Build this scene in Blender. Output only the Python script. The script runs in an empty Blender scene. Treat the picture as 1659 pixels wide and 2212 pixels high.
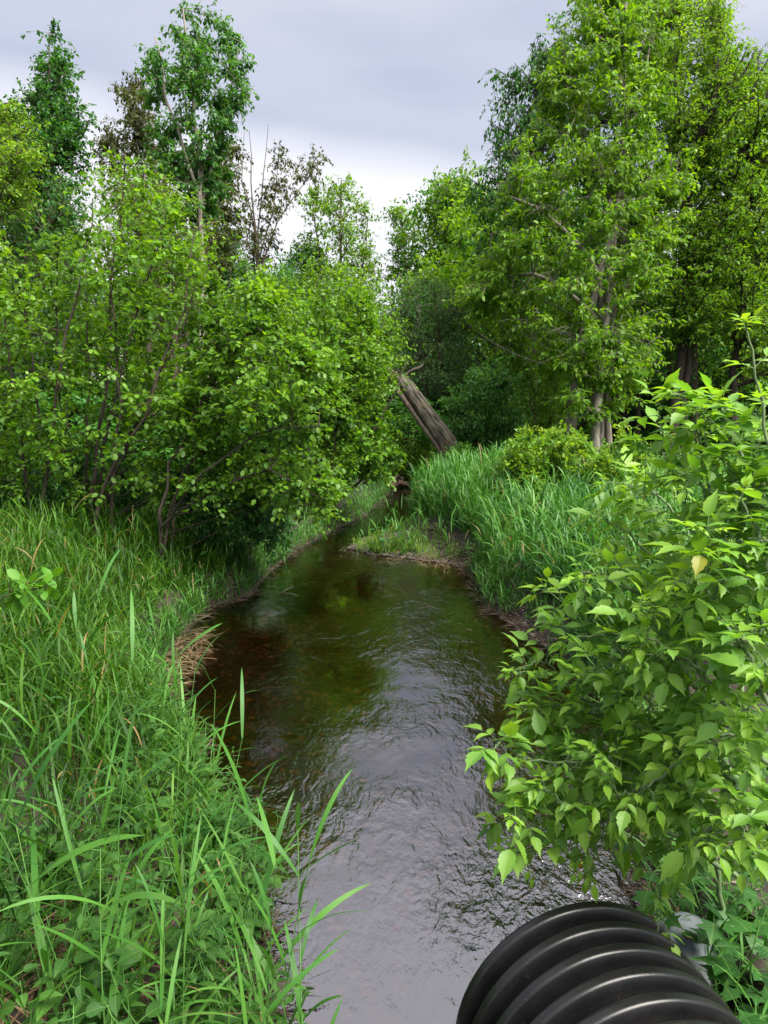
import bpy, math, random
import numpy as np
from mathutils import Vector

# ------------------------------------------------------------------ camera, sky, sun, exposure
SC = bpy.context.scene
COL = SC.collection
PITCH, EYE = math.radians(9.0), 2.55
cam_d = bpy.data.cameras.new("camera")
cam = bpy.data.objects.new("camera", cam_d); COL.objects.link(cam)
cam.location = (0, 0, EYE); cam.rotation_euler = (math.pi/2 - PITCH, 0, 0)
cam_d.sensor_fit = 'VERTICAL'; cam_d.sensor_height = 34.6; cam_d.lens = 24.0
cam_d.clip_start = 0.05; cam_d.clip_end = 3000
SC.camera = cam

SUN_EL, SUN_AZ = math.radians(58), math.radians(125)      # azimuth clockwise from +Y (north)
sd = bpy.data.lights.new("sun", 'SUN'); sun = bpy.data.objects.new("sun", sd); COL.objects.link(sun)
sd.energy = 3.0; sd.angle = math.radians(42); sd.color = (1.0, 0.95, 0.84)
sv = Vector((math.sin(SUN_AZ)*math.cos(SUN_EL), math.cos(SUN_AZ)*math.cos(SUN_EL), math.sin(SUN_EL)))
sun.rotation_euler = sv.to_track_quat('Z', 'Y').to_euler(); sun.location = sv*50
SC.view_settings.view_transform = 'Standard'; SC.view_settings.look = 'None'
SC.view_settings.exposure = 2.12; SC.view_settings.gamma = 1.0

w = bpy.data.worlds.new("World"); SC.world = w; w.use_nodes = True
nt = w.node_tree; nt.nodes.clear()
def N(tree, t, **kw):
    n = tree.nodes.new(t)
    for k, v in kw.items(): setattr(n, k, v)
    return n
L = nt.links.new
out = N(nt, 'ShaderNodeOutputWorld'); bg = N(nt, 'ShaderNodeBackground'); L(bg.outputs[0], out.inputs[0])
bg.inputs['Strength'].default_value = 0.1
sky = N(nt, 'ShaderNodeTexSky', sky_type='NISHITA'); sky.sun_disc = False
sky.sun_elevation = SUN_EL; sky.sun_rotation = SUN_AZ; sky.dust_density = 2.0
tc = N(nt, 'ShaderNodeTexCoord'); mp = N(nt, 'ShaderNodeMapping')
mp.inputs['Scale'].default_value = (1.0, 1.0, 3.6); mp.inputs['Rotation'].default_value = (0.08, -0.16, 0.3); mp.inputs['Location'].default_value = (0.35, 0.2, 0.62)
L(tc.outputs['Generated'], mp.inputs[0])
n1 = N(nt, 'ShaderNodeTexNoise'); n1.inputs['Scale'].default_value = 1.7; n1.inputs['Detail'].default_value = 4; n1.inputs['Roughness'].default_value = 0.42
L(mp.outputs[0], n1.inputs['Vector'])
r1 = N(nt, 'ShaderNodeValToRGB'); L(n1.outputs[0], r1.inputs[0])
e = r1.color_ramp.elements
e[0].position = 0.42; e[0].color = (1.05, 1.16, 1.55, 1)
e[1].position = 0.60; e[1].color = (2.15, 2.1, 2.25, 1)
sx = N(nt, 'ShaderNodeSeparateXYZ'); L(tc.outputs['Generated'], sx.inputs[0])
n2 = N(nt, 'ShaderNodeTexNoise'); n2.inputs['Scale'].default_value = 1.7; n2.inputs['Detail'].default_value = 3; L(tc.outputs['Generated'], n2.inputs['Vector'])
zw = N(nt, 'ShaderNodeMath', operation='MULTIPLY_ADD'); L(n2.outputs[0], zw.inputs[0]); zw.inputs[1].default_value = 0.16; L(sx.outputs[2], zw.inputs[2])
zx = N(nt, 'ShaderNodeMath', operation='MULTIPLY_ADD'); L(sx.outputs[0], zx.inputs[0]); zx.inputs[1].default_value = 0.11; L(zw.outputs[0], zx.inputs[2])
r2 = N(nt, 'ShaderNodeValToRGB'); L(zx.outputs[0], r2.inputs[0])      # cloud deck: pale slot low down, slate band above it
e = r2.color_ramp.elements
while len(e) < 6: e.new(0.5)
for el, (p, c) in zip(e, [(.20, (3.3, 3.15, 3.15)), (.36, (2.55, 2.48, 2.55)), (.42, (1.05, 1.16, 1.52)), (.50, (1.15, 1.24, 1.58)), (.59, (1.6, 1.62, 1.85)), (.74, (4.6, 4.4, 4.8))]): el.position = p; el.color = (*c, 1)
mxh = N(nt, 'ShaderNodeMix', data_type='RGBA'); mxh.inputs[0].default_value = 0.66; L(r1.outputs[0], mxh.inputs[6]); L(r2.outputs[0], mxh.inputs[7])
mxs = N(nt, 'ShaderNodeMix', data_type='RGBA'); mxs.inputs[0].default_value = 0.93
L(sky.outputs[0], mxs.inputs[6]); L(mxh.outputs[2], mxs.inputs[7]); L(mxs.outputs[2], bg.inputs['Color'])

SC.cycles.max_bounces = 8; SC.cycles.diffuse_bounces = 4; SC.cycles.glossy_bounces = 3
SC.cycles.transmission_bounces = 4; SC.cycles.transparent_max_bounces = 6
SC.cycles.sample_clamp_indirect = 4; SC.cycles.caustics_reflective = False; SC.cycles.caustics_refractive = False
SC.cycles.use_denoising = True

# ------------------------------------------------------------------ helpers
FD = 2773/1.8083; CX, CY = 829.5, 1106.0
RIGHT = np.array([1., 0, 0]); FWD = np.array([0, math.cos(PITCH), -math.sin(PITCH)]); UP = np.array([0, math.sin(PITCH), math.cos(PITCH)])
CAM = np.array([0, 0, EYE])
def at(px, py, d):
    """the point d metres deep along the view axis seen at px, py of a 1659 x 2212 picture"""
    return CAM + d*((px-CX)/FD*RIGHT - (py-CY)/FD*UP + FWD)
def onz(px, py, z=0.0):
    r = (px-CX)/FD*RIGHT - (py-CY)/FD*UP + FWD
    return CAM + r*((z-EYE)/r[2])

def unit(a): return a/np.maximum(np.linalg.norm(a, axis=-1, keepdims=True), 1e-9)

class MB:
    """collects triangles and quads for ONE mesh object"""
    def __init__(s): s.v=[]; s.q=[]; s.t=[]; s.uvq=[]; s.uvt=[]; s.n=0
    def add(s, v, q=None, t=None, uv=None):
        v = np.asarray(v, np.float32).reshape(-1, 3)
        if uv is None: uv = np.zeros((len(v), 2), np.float32)
        if q is not None and len(q): q = np.asarray(q, np.int64).reshape(-1, 4); s.q.append(q+s.n); s.uvq.append(uv[q])
        if t is not None and len(t): t = np.asarray(t, np.int64).reshape(-1, 3); s.t.append(t+s.n); s.uvt.append(uv[t])
        s.v.append(v); s.n += len(v)
    def tubes(s, paths, rad, n=5, cap=False):
        """paths (K,m,3), rad (K,m): K tapering tubes with n sides"""
        paths = np.asarray(paths, float); rad = np.asarray(rad, float)
        K, m, _ = paths.shape
        if K == 0: return
        tan = unit(np.gradient(paths, axis=1))
        ref = np.where(np.abs(tan[..., 2:3]) < 0.9, np.array([0, 0, 1.]), np.array([1., 0, 0]))
        ref = np.broadcast_to(ref[:, :1], tan.shape)
        a = unit(np.cross(tan, ref)); b = np.cross(tan, a)
        th = np.arange(n)*2*math.pi/n
        ring = a[:, :, None]*np.cos(th)[:, None] + b[:, :, None]*np.sin(th)[:, None]
        v = paths[:, :, None] + ring*rad[:, :, None, None]
        idx = np.arange(K*m*n).reshape(K, m, n)
        i0 = idx[:, :-1]; i1 = idx[:, 1:]
        q = np.stack([i0, np.roll(i0, -1, 2), np.roll(i1, -1, 2), i1], -1).reshape(-1, 4)
        uv = np.zeros((K, m, n, 2), np.float32); uv[..., 0] = np.arange(n)/n; uv[..., 1] = np.arange(m)[:, None]/m
        s.add(v, q=q, uv=uv.reshape(-1, 2))
    def leaves(s, P, D, Nn, S, tpl, curl=None):
        tv, tt, tuv = tpl
        y = unit(D); x = unit(np.cross(y, Nn)); z = np.cross(x, y)
        S = np.asarray(S).reshape(-1, 1, 1)
        T = tv[None]*S
        v = P[:, None] + T[..., 0:1]*x[:, None] + T[..., 1:2]*y[:, None] + T[..., 2:3]*z[:, None]
        k, n = v.shape[:2]
        t = (tt[None] + (np.arange(k)*n)[:, None, None]).reshape(-1, 3)
        s.add(v, t=t, uv=np.tile(tuv, (k, 1)).astype(np.float32))
    def build(s, name, mat, parent=None, smooth=False):
        me = bpy.data.meshes.new(name)
        v = np.concatenate(s.v) if s.v else np.zeros((0, 3), np.float32)
        q = np.concatenate(s.q) if s.q else np.zeros((0, 4), np.int64)
        t = np.concatenate(s.t) if s.t else np.zeros((0, 3), np.int64)
        me.vertices.add(len(v)); me.vertices.foreach_set('co', v.ravel())
        li = np.concatenate([q.ravel(), t.ravel()]).astype(np.int32)
        me.loops.add(len(li)); me.loops.foreach_set('vertex_index', li)
        tot = np.concatenate([np.full(len(q), 4), np.full(len(t), 3)]).astype(np.int32)
        st = np.concatenate([[0], np.cumsum(tot)[:-1]]).astype(np.int32) if len(tot) else tot
        me.polygons.add(len(tot)); me.polygons.foreach_set('loop_start', st)
        uvl = me.uv_layers.new(name='UVMap')
        uv = [a.reshape(-1, 2) for a in s.uvq] + [a.reshape(-1, 2) for a in s.uvt]
        if uv: uvl.data.foreach_set('uv', np.concatenate(uv).astype(np.float32).ravel())
        if smooth: me.polygons.foreach_set('use_smooth', np.ones(len(tot), bool))
        me.update(calc_edges=True); me.validate()
        for m in (mat if isinstance(mat, (list, tuple)) else [mat]): me.materials.append(m)
        o = bpy.data.objects.new(name, me); COL.objects.link(o)
        if parent: o.parent = parent
        return o

def tag(o, label=None, cat=None, group=None, kind=None):
    if label: o['label'] = label
    if cat: o['category'] = cat
    if group: o['group'] = group
    if kind: o['kind'] = kind
    return o
def empty(name, loc, label, cat, group=None, rz=0.0):
    o = bpy.data.objects.new(name, None); COL.objects.link(o); o.location = loc; o.rotation_euler = (0, 0, rz)
    o.empty_display_size = 0.2
    return tag(o, label, cat, group)
def dup(root, loc, rz=0.0, sc=1.0, label=None, tilt=(0, 0)):
    r = root.copy(); COL.objects.link(r); r.location = loc; r.rotation_euler = (tilt[0], tilt[1], rz)
    r.scale = (sc, sc, sc) if not isinstance(sc, tuple) else sc
    if label: r['label'] = label
    for ch in root.children:
        c = ch.copy(); COL.objects.link(c); c.parent = r
    return r

# leaf templates: vertices (x across, y along, z up), triangles, uv
def fan_leaf(half, fold=0.18, droop=0.12, ridge=True):
    """half: list of (y, halfwidth) between base and tip"""
    v=[(0,0,0)]; uv=[(0.5,0)]
    for y, hw in half:
        z = -droop*y*y
        v += [(-hw, y, z+fold*hw), (0, y, z), (hw, y, z+fold*hw)]
        uv += [(0.5-hw, y), (0.5, y), (0.5+hw, y)]
    v.append((0, 1, -droop)); uv.append((0.5, 1))
    t=[(0,2,1),(0,3,2)]; k=len(half)
    for i in range(k-1):
        a=1+3*i; b=a+3
        t += [(a,a+1,b),(a+1,b+1,b),(a+1,a+2,b+1),(a+2,b+2,b+1)]
    a=1+3*(k-1); e=len(v)-1
    t += [(a,a+1,e),(a+1,a+2,e)]
    return np.array(v,float), np.array(t), np.array(uv,float)
LEAF_RHOMB = (np.array([(0,0,0),(-.27,.48,.06),(0,1,-.08),(.27,.48,.06)],float), np.array([(0,2,1),(0,3,2)]), np.array([(.5,0),(.2,.5),(.5,1),(.8,.5)],float))
LEAF_ROUND = fan_leaf([(.22,.27),(.55,.34),(.85,.2)], .25, .15)
LEAF_OVAL = fan_leaf([(.3,.25),(.65,.2)], .3, .2)
LEAF_NARROW = fan_leaf([(.3,.13),(.65,.12)], .3, .25)
LEAF_BOX = fan_leaf([(.07,.07),(.18,.19),(.32,.235),(.4,.225),(.46,.255),(.55,.18),(.63,.195),(.74,.09),(.88,.035)], .28, .28)
LEAF_WEED = fan_leaf([(.1,.2),(.28,.29),(.5,.25),(.72,.15),(.88,.06)], .2, .25)
def lobed_leaf():
    ang=[-150,-118,-95,-72,-48,-24,0,24,48,72,95,118,150]; rad=[.5,.8,.5,.95,.55,.62,1.1,.62,.55,.95,.5,.8,.5]
    v=[(0,0.3,0)]; uv=[(.5,.3)]
    for a,r in zip(ang,rad):
        x=math.sin(math.radians(a))*r*.6; y=.3+math.cos(math.radians(a))*r*.62
        v.append((x,y,-.12*r*r)); uv.append((.5+x*.6,y))
    t=[(0,i+1,i) for i in range(1,len(ang))]+[(0,1,len(ang))]
    return np.array(v,float),np.array(t),np.array(uv,float)
LEAF_LOBED = lobed_leaf()

# ------------------------------------------------------------------ materials
def new_mat(name):
    m = bpy.data.materials.new(name); m.use_nodes = True; t = m.node_tree; t.nodes.clear()
    o = N(t, 'ShaderNodeOutputMaterial'); return m, t, o
def ramp(t, pts):
    r = N(t, 'ShaderNodeValToRGB'); el = r.color_ramp.elements
    while len(el) < len(pts): el.new(0.5)
    for e_, (p, c) in zip(el, pts): e_.position = p; e_.color = (*c, 1)
    return r
def leaf_mat(name, cols, trans=0.35, tcol=(1.75, 1.6, 0.4), rough=0.5, clump=1.2, veins=False, spec=0.25, odd=None):
    m, t, o = new_mat(name); K = t.links.new
    g = N(t, 'ShaderNodeNewGeometry')
    n = N(t, 'ShaderNodeTexNoise'); n.inputs['Scale'].default_value = clump; n.inputs['Detail'].default_value = 2
    K(g.outputs['Position'], n.inputs['Vector'])
    a = N(t, 'ShaderNodeMath', operation='MULTIPLY_ADD'); K(g.outputs['Random Per Island'], a.inputs[0]); a.inputs[1].default_value = 0.6
    b = N(t, 'ShaderNodeMath', operation='MULTIPLY_ADD'); K(n.outputs[0], b.inputs[0]); b.inputs[1].default_value = 1.3; b.inputs[2].default_value = -0.45
    K(b.outputs[0], a.inputs[2])
    r = ramp(t, [(i/(len(cols)-1), c) for i, c in enumerate(cols)]); K(a.outputs[0], r.inputs[0])
    col = r.outputs[0]
    if odd:       # now and then a leaf of another colour
        gt = N(t, 'ShaderNodeMath', operation='GREATER_THAN'); gt.inputs[1].default_value = odd[0]; K(g.outputs['Random Per Island'], gt.inputs[0])
        mx = N(t, 'ShaderNodeMix', data_type='RGBA'); K(gt.outputs[0], mx.inputs[0]); K(col, mx.inputs[6]); mx.inputs[7].default_value = (*odd[1], 1); col = mx.outputs[2]
    p = N(t, 'ShaderNodeBsdfPrincipled'); p.inputs['Roughness'].default_value = rough; p.inputs['Specular IOR Level'].default_value = spec
    if veins:
        uv = N(t, 'ShaderNodeUVMap'); s = N(t, 'ShaderNodeSeparateXYZ'); K(uv.outputs[0], s.inputs[0])
        d1 = N(t, 'ShaderNodeMath', operation='SUBTRACT'); K(s.outputs[0], d1.inputs[0]); d1.inputs[1].default_value = 0.5
        d2 = N(t, 'ShaderNodeMath', operation='ABSOLUTE'); K(d1.outputs[0], d2.inputs[0])
        c1 = N(t, 'ShaderNodeMath', operation='MULTIPLY_ADD'); K(d2.outputs[0], c1.inputs[0]); c1.inputs[1].default_value = -0.9; K(s.outputs[1], c1.inputs[2])
        c2 = N(t, 'ShaderNodeMath', operation='MULTIPLY'); K(c1.outputs[0], c2.inputs[0]); c2.inputs[1].default_value = 8.5
        c3 = N(t, 'ShaderNodeMath', operation='FRACT'); K(c2.outputs[0], c3.inputs[0])
        c4 = N(t, 'ShaderNodeMath', operation='LESS_THAN'); K(c3.outputs[0], c4.inputs[0]); c4.inputs[1].default_value = 0.13
        c5 = N(t, 'ShaderNodeMath', operation='LESS_THAN'); K(d2.outputs[0], c5.inputs[0]); c5.inputs[1].default_value = 0.014
        c6 = N(t, 'ShaderNodeMath', operation='MAXIMUM'); K(c4.outputs[0], c6.inputs[0]); K(c5.outputs[0], c6.inputs[1])
        c7 = N(t, 'ShaderNodeMath', operation='MULTIPLY'); K(c6.outputs[0], c7.inputs[0]); c7.inputs[1].default_value = 0.2
        mv = N(t, 'ShaderNodeMix', data_type='RGBA'); K(c7.outputs[0], mv.inputs[0]); K(col, mv.inputs[6]); mv.inputs[7].default_value = (.26, .36, .12, 1); col = mv.outputs[2]
        bp = N(t, 'ShaderNodeBump'); bp.inputs['Strength'].default_value = 0.5; bp.inputs['Distance'].default_value = 0.004; bp.invert = True
        K(c3.outputs[0], bp.inputs['Height']); K(bp.outputs[0], p.inputs['Normal'])
    K(col, p.inputs['Base Color'])
    tr = N(t, 'ShaderNodeBsdfTranslucent'); mm = N(t, 'ShaderNodeMix', data_type='RGBA', blend_type='MULTIPLY'); mm.inputs[0].default_value = 1
    K(col, mm.inputs[6]); mm.inputs[7].default_value = (*tcol, 1); K(mm.outputs[2], tr.inputs[0])
    ms = N(t, 'ShaderNodeMixShader'); ms.inputs[0].default_value = trans; K(p.outputs[0], ms.inputs[1]); K(tr.outputs[0], ms.inputs[2]); K(ms.outputs[0], o.inputs[0])
    return m
def bark_mat(name, c1, c2, scale=14, stretch=0.2, bump=0.6, rough=0.9):
    m, t, o = new_mat(name); K = t.links.new
    g = N(t, 'ShaderNodeTexCoord'); mp_ = N(t, 'ShaderNodeMapping'); mp_.inputs['Scale'].default_value = (1, 1, stretch); K(g.outputs['Object'], mp_.inputs[0])
    n = N(t, 'ShaderNodeTexNoise'); n.inputs['Scale'].default_value = scale; n.inputs['Detail'].default_value = 6; n.inputs['Roughness'].default_value = 0.65; K(mp_.outputs[0], n.inputs['Vector'])
    r = ramp(t, [(0.32, c1), (0.68, c2)]); K(n.outputs[0], r.inputs[0])
    p = N(t, 'ShaderNodeBsdfPrincipled'); p.inputs['Roughness'].default_value = rough; p.inputs['Specular IOR Level'].default_value = 0.2
    K(r.outputs[0], p.inputs['Base Color'])
    b = N(t, 'ShaderNodeBump'); b.inputs['Strength'].default_value = bump; b.inputs['Distance'].default_value = 0.03; K(n.outputs[0], b.inputs['Height']); K(b.outputs[0], p.inputs['Normal'])
    K(p.outputs[0], o.inputs[0]); return m

M = {}
M['alder'] = leaf_mat('alder_leaf', [(.036,.10,.010),(.066,.165,.012),(.105,.235,.015),(.165,.31,.03)], .45, veins=False, spec=.3, rough=.45)
M['mid'] = leaf_mat('broad_leaf_green', [(.042,.12,.010),(.078,.19,.012),(.125,.26,.015),(.19,.33,.025)], .42)
M['dark'] = leaf_mat('dark_green_leaf', [(.016,.07,.02),(.028,.11,.024),(.046,.155,.03),(.07,.2,.036)], .35)
M['ashleaf'] = leaf_mat('ash_leaf', [(.022,.09,.024),(.04,.14,.03),(.065,.19,.036),(.1,.24,.04)], .38)
M['yellow'] = leaf_mat('yellow_green_leaf', [(.055,.15,.012),(.095,.22,.016),(.15,.29,.02),(.2,.34,.03)], .45)
M['brown'] = leaf_mat('brown_green_leaf', [(.032,.05,.018),(.05,.07,.02),(.075,.105,.022),(.10,.15,.026)], .35, tcol=(1.5,1.2,.6))
M['dull'] = leaf_mat('dull_green_leaf', [(.035,.10,.032),(.055,.145,.04),(.08,.19,.05)], .36, clump=.8)
M['far'] = leaf_mat('far_wood_leaf', [(.024,.10,.018),(.045,.15,.022),(.07,.21,.028)], .36, clump=.5)
M['box'] = leaf_mat('box_elder_leaf', [(.07,.19,.03),(.12,.27,.036),(.175,.34,.04),(.23,.4,.035)], .45, tcol=(1.45,1.45,.4), veins=True, rough=.45, clump=2.2, spec=.4, odd=(.998,(.26,.27,.03)))
M['young'] = leaf_mat('young_box_elder_leaf', [(.11,.27,.025),(.18,.36,.03),(.26,.42,.045)], .45, tcol=(1.5,1.35,.4), veins=True, rough=.4)
M['weed'] = leaf_mat('weed_leaf', [(.014,.058,.010),(.028,.098,.014),(.056,.15,.022)], .35, veins=True, rough=.55, spec=.18, clump=3)
M['lobed'] = leaf_mat('lobed_leaf', [(.012,.06,.012),(.026,.10,.018),(.045,.15,.022)], .3, veins=True, clump=3)
M['grass'] = leaf_mat('grass_blade', [(.011,.045,.005),(.025,.085,.006),(.052,.14,.009),(.105,.22,.022)], .4, clump=1.6, rough=.5, spec=.22, tcol=(1.5,1.4,.35), odd=(.978,(.24,.17,.07)))
M['reed'] = leaf_mat('reed_grass_blade', [(.018,.085,.014),(.036,.13,.018),(.066,.19,.024),(.125,.26,.055)], .33, clump=1.4, rough=.5, spec=.3, tcol=(1.3,1.35,.6), odd=(.982,(.22,.16,.07)))
M['sprout'] = leaf_mat('sprout_leaf', [(.06,.15,.02),(.11,.22,.025),(.17,.28,.04)], .4, clump=3)
M['fern'] = leaf_mat('fern_frond', [(.05,.16,.016),(.08,.22,.02),(.13,.29,.025)], .4, clump=2)
M['willow'] = leaf_mat('red_tipped_leaf', [(.05,.15,.018),(.09,.21,.02),(.15,.27,.024),(.22,.28,.035)], .4, clump=4)
M['straw'] = leaf_mat('dry_straw', [(.07,.045,.025),(.15,.10,.055),(.26,.19,.11)], .2, tcol=(1.1,1.05,.8), clump=5, rough=.7)
M['bark_dark'] = bark_mat('dark_wet_bark', (.018,.014,.011), (.06,.05,.04))
M['bark_grey'] = bark_mat('grey_bark', (.10,.085,.07), (.3,.27,.23), scale=16)
M['bark_alder'] = bark_mat('alder_bark', (.02,.016,.013), (.075,.06,.048), scale=30)
M['bark_brown'] = bark_mat('brown_bark', (.05,.038,.028), (.15,.12,.09))
M['bark_pale'] = bark_mat('pale_dead_bark', (.16,.14,.12), (.34,.31,.28))
M['stem_green'] = bark_mat('green_bloomed_stem', (.07,.13,.05), (.15,.2,.10), scale=40, bump=.1, rough=.55)
M['stem_grass'] = bark_mat('grass_stem', (.05,.16,.03), (.12,.24,.06), scale=20, bump=.1, rough=.45)

# ------------------------------------------------------------------ terrain functions
def vnoise(x, y, seed=0):
    xi = np.floor(x).astype(np.int64); yi = np.floor(y).astype(np.int64); fx = x-xi; fy = y-yi
    fx = fx*fx*(3-2*fx); fy = fy*fy*(3-2*fy)
    def h(a, b):
        n = (a*374761393 + b*668265263 + seed*1442695041) & 0xffffffff
        n = ((n ^ (n >> 13))*1274126177) & 0xffffffff
        return ((n ^ (n >> 16)) & 0xffff)/65535.0
    return (h(xi,yi)*(1-fx)+h(xi+1,yi)*fx)*(1-fy)+(h(xi,yi+1)*(1-fx)+h(xi+1,yi+1)*fx)*fy
def fbm(x, y, seed=0, o=4):
    s = 0; a = .5
    for i in range(o): s = s + a*vnoise(x*2**i, y*2**i, seed+i); a *= .5
    return s
def sm(x): x = np.clip(x, 0, 1); return x*x*(3-2*x)
def sdist(px, py, poly):
    """signed distance to a closed polygon, positive outside"""
    px = np.asarray(px, float); py = np.asarray(py, float)
    d = np.full(px.shape, 1e9); ins = np.zeros(px.shape, bool); n = len(poly)
    for i in range(n):
        ax, ay = poly[i]; bx, by = poly[(i+1) % n]
        ex, ey = bx-ax, by-ay; wx, wy = px-ax, py-ay
        t = np.clip((wx*ex+wy*ey)/(ex*ex+ey*ey+1e-12), 0, 1)
        d = np.minimum(d, (wx-ex*t)**2+(wy-ey*t)**2)
        c = ((ay > py) != (by > py)) & (px < (bx-ax)*(py-ay)/((by-ay) if by != ay else 1e-9)+ax)
        ins ^= c
    d = np.sqrt(d); return np.where(ins, -d, d)
LEFT_PX = [(560,2330),(548,2212),(548,2100),(540,2000),(515,1900),(470,1760),(400,1620),(340,1510),(352,1425),(410,1360),(445,1318),(545,1285),(590,1230),(640,1190),(715,1150),(790,1112),(822,1085),(845,1058),(855,1043),(846,1034)]
RIGHT_PX = [(905,1033),(925,1043),(912,1062),(900,1090),(880,1125),(840,1152),(775,1166),(752,1186),(800,1199),(870,1206),(950,1216),(1018,1226),(1030,1270),(1052,1312),(1105,1348),(1175,1392),(1260,1470),(1310,1560),(1350,1700),(1385,1850),(1405,1960),(1420,2060),(1480,2330)]
STREAM = [tuple(onz(*p)[:2]) for p in LEFT_PX+RIGHT_PX]
STREAM = [(-0.55, 1.0)] + STREAM + [(1.3, 1.0)]
BAR = [tuple(onz(*p)[:2]) for p in [(740,1190),(775,1165),(840,1151),(885,1124),(892,1155),(945,1185),(990,1210),(1025,1227),(950,1217),(860,1206)]]
GBAR = [tuple(onz(*p)[:2]) for p in [(1062,1325),(1105,1352),(1180,1398),(1185,1396),(1150,1366),(1105,1338)]]
def wd(x, y): 
    return sdist(x, y, STREAM) + (fbm(np.asarray(x)*2.3, np.asarray(y)*2.3, 5, 3)-.45)*.16
def height(x, y):
    x = np.asarray(x, float); y = np.asarray(y, float)
    d = wd(x, y)
    nz = fbm(x*.8, y*.8, 1)-.47; nf = fbm(x*6, y*6, 9)-.47
    hi = .30*sm(d/.32)+.22*sm((d-.25)/2.2)+nz*.22*sm(d/1.5)+nf*.05*sm(d/.3)
    bar = np.minimum(sdist(x, y, BAR), sdist(x, y, GBAR)); low = .012+.05*sm(d/.5)+nf*.05
    k = sm(.5-bar/.5); hi = np.where(d > 0, hi*(1-k)+low*k, hi)
    lo = -.05-.36*sm(-d/.9)+nf*.05
    h = np.where(d > 0, hi+.004, np.minimum(lo, -.01))
    e = sm((1.95-y)/1.3)*np.where(x > 0, 1, 1)
    h = np.maximum(h, e*.98 - .02 + nf*.05*e) if True else h
    h = h + sm((np.hypot(x, y-15)-26)/60)*1.2
    return h

# ground mesh
xs = np.concatenate([[-700,-400,-220,-130,-80,-55], np.arange(-40,-8,1.0), np.arange(-8,8.01,.065), np.arange(9,41,1.0), [55,80,130,220,400,700]])
ys = np.concatenate([[-500,-200,-80,-40,-20,-10,-5], np.arange(-2,1,.25), np.arange(1,15,.065), np.arange(15,34,.22), np.arange(34,80,2.5), [90,120,180,300,500,900]])
X, Y = np.meshgrid(xs, ys); Z = height(X, Y)
g = MB(); idx = np.arange(X.size).reshape(X.shape)
g.add(np.stack([X, Y, Z], -1).reshape(-1, 3), q=np.stack([idx[:-1,:-1], idx[:-1,1:], idx[1:,1:], idx[1:,:-1]], -1).reshape(-1, 4))
def ground_mat():
    m, t, o = new_mat('soil_and_stream_bed'); K = t.links.new
    ge = N(t, 'ShaderNodeNewGeometry'); s = N(t, 'ShaderNodeSeparateXYZ'); K(ge.outputs['Position'], s.inputs[0])
    n = N(t, 'ShaderNodeTexNoise'); n.inputs['Scale'].default_value = 5; n.inputs['Detail'].default_value = 8; n.inputs['Roughness'].default_value = .7; K(ge.outputs['Position'], n.inputs['Vector'])
    soil = ramp(t, [(.3, (.010,.0075,.005)), (.55, (.028,.021,.014)), (.75, (.065,.05,.034))]); K(n.outputs[0], soil.inputs[0])
    vo = N(t, 'ShaderNodeTexVoronoi'); vo.inputs['Scale'].default_value = 11; K(ge.outputs['Position'], vo.inputs['Vector'])
    vr = N(t, 'ShaderNodeSeparateColor'); K(vo.outputs['Color'], vr.inputs[0])
    n2 = N(t, 'ShaderNodeTexNoise'); n2.inputs['Scale'].default_value = 1.1; n2.inputs['Detail'].default_value = 4; K(ge.outputs['Position'], n2.inputs['Vector'])
    add = N(t, 'ShaderNodeMath', operation='MULTIPLY_ADD'); K(vr.outputs[0], add.inputs[0]); add.inputs[1].default_value = .3; K(n2.outputs[0], add.inputs[2])
    bed = ramp(t, [(.38, (.07,.034,.01)), (.62, (.26,.115,.024)), (.85, (.42,.22,.06))]); K(add.outputs[0], bed.inputs[0])
    mr = N(t, 'ShaderNodeMapRange'); K(s.outputs[2], mr.inputs[0]); mr.inputs[1].default_value = -.09; mr.inputs[2].default_value = -.02
    mx = N(t, 'ShaderNodeMix', data_type='RGBA'); K(mr.outputs[0], mx.inputs[0]); K(bed.outputs[0], mx.inputs[6]); K(soil.outputs[0], mx.inputs[7])
    p = N(t, 'ShaderNodeBsdfPrincipled'); p.inputs['Roughness'].default_value = .85; K(mx.outputs[2], p.inputs['Base Color'])
    b = N(t, 'ShaderNodeBump'); b.inputs['Strength'].default_value = .7; b.inputs['Distance'].default_value = .03
    ad = N(t, 'ShaderNodeMath', operation='SUBTRACT'); K(n.outputs[0], ad.inputs[0]); K(vo.outputs['Distance'], ad.inputs[1]); K(ad.outputs[0], b.inputs['Height']); K(b.outputs[0], p.inputs['Normal'])
    K(p.outputs[0], o.inputs[0]); return m
tag(g.build('ground', ground_mat(), smooth=True), 'dark soil banks and brown bed of the stream', kind='structure')

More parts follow.
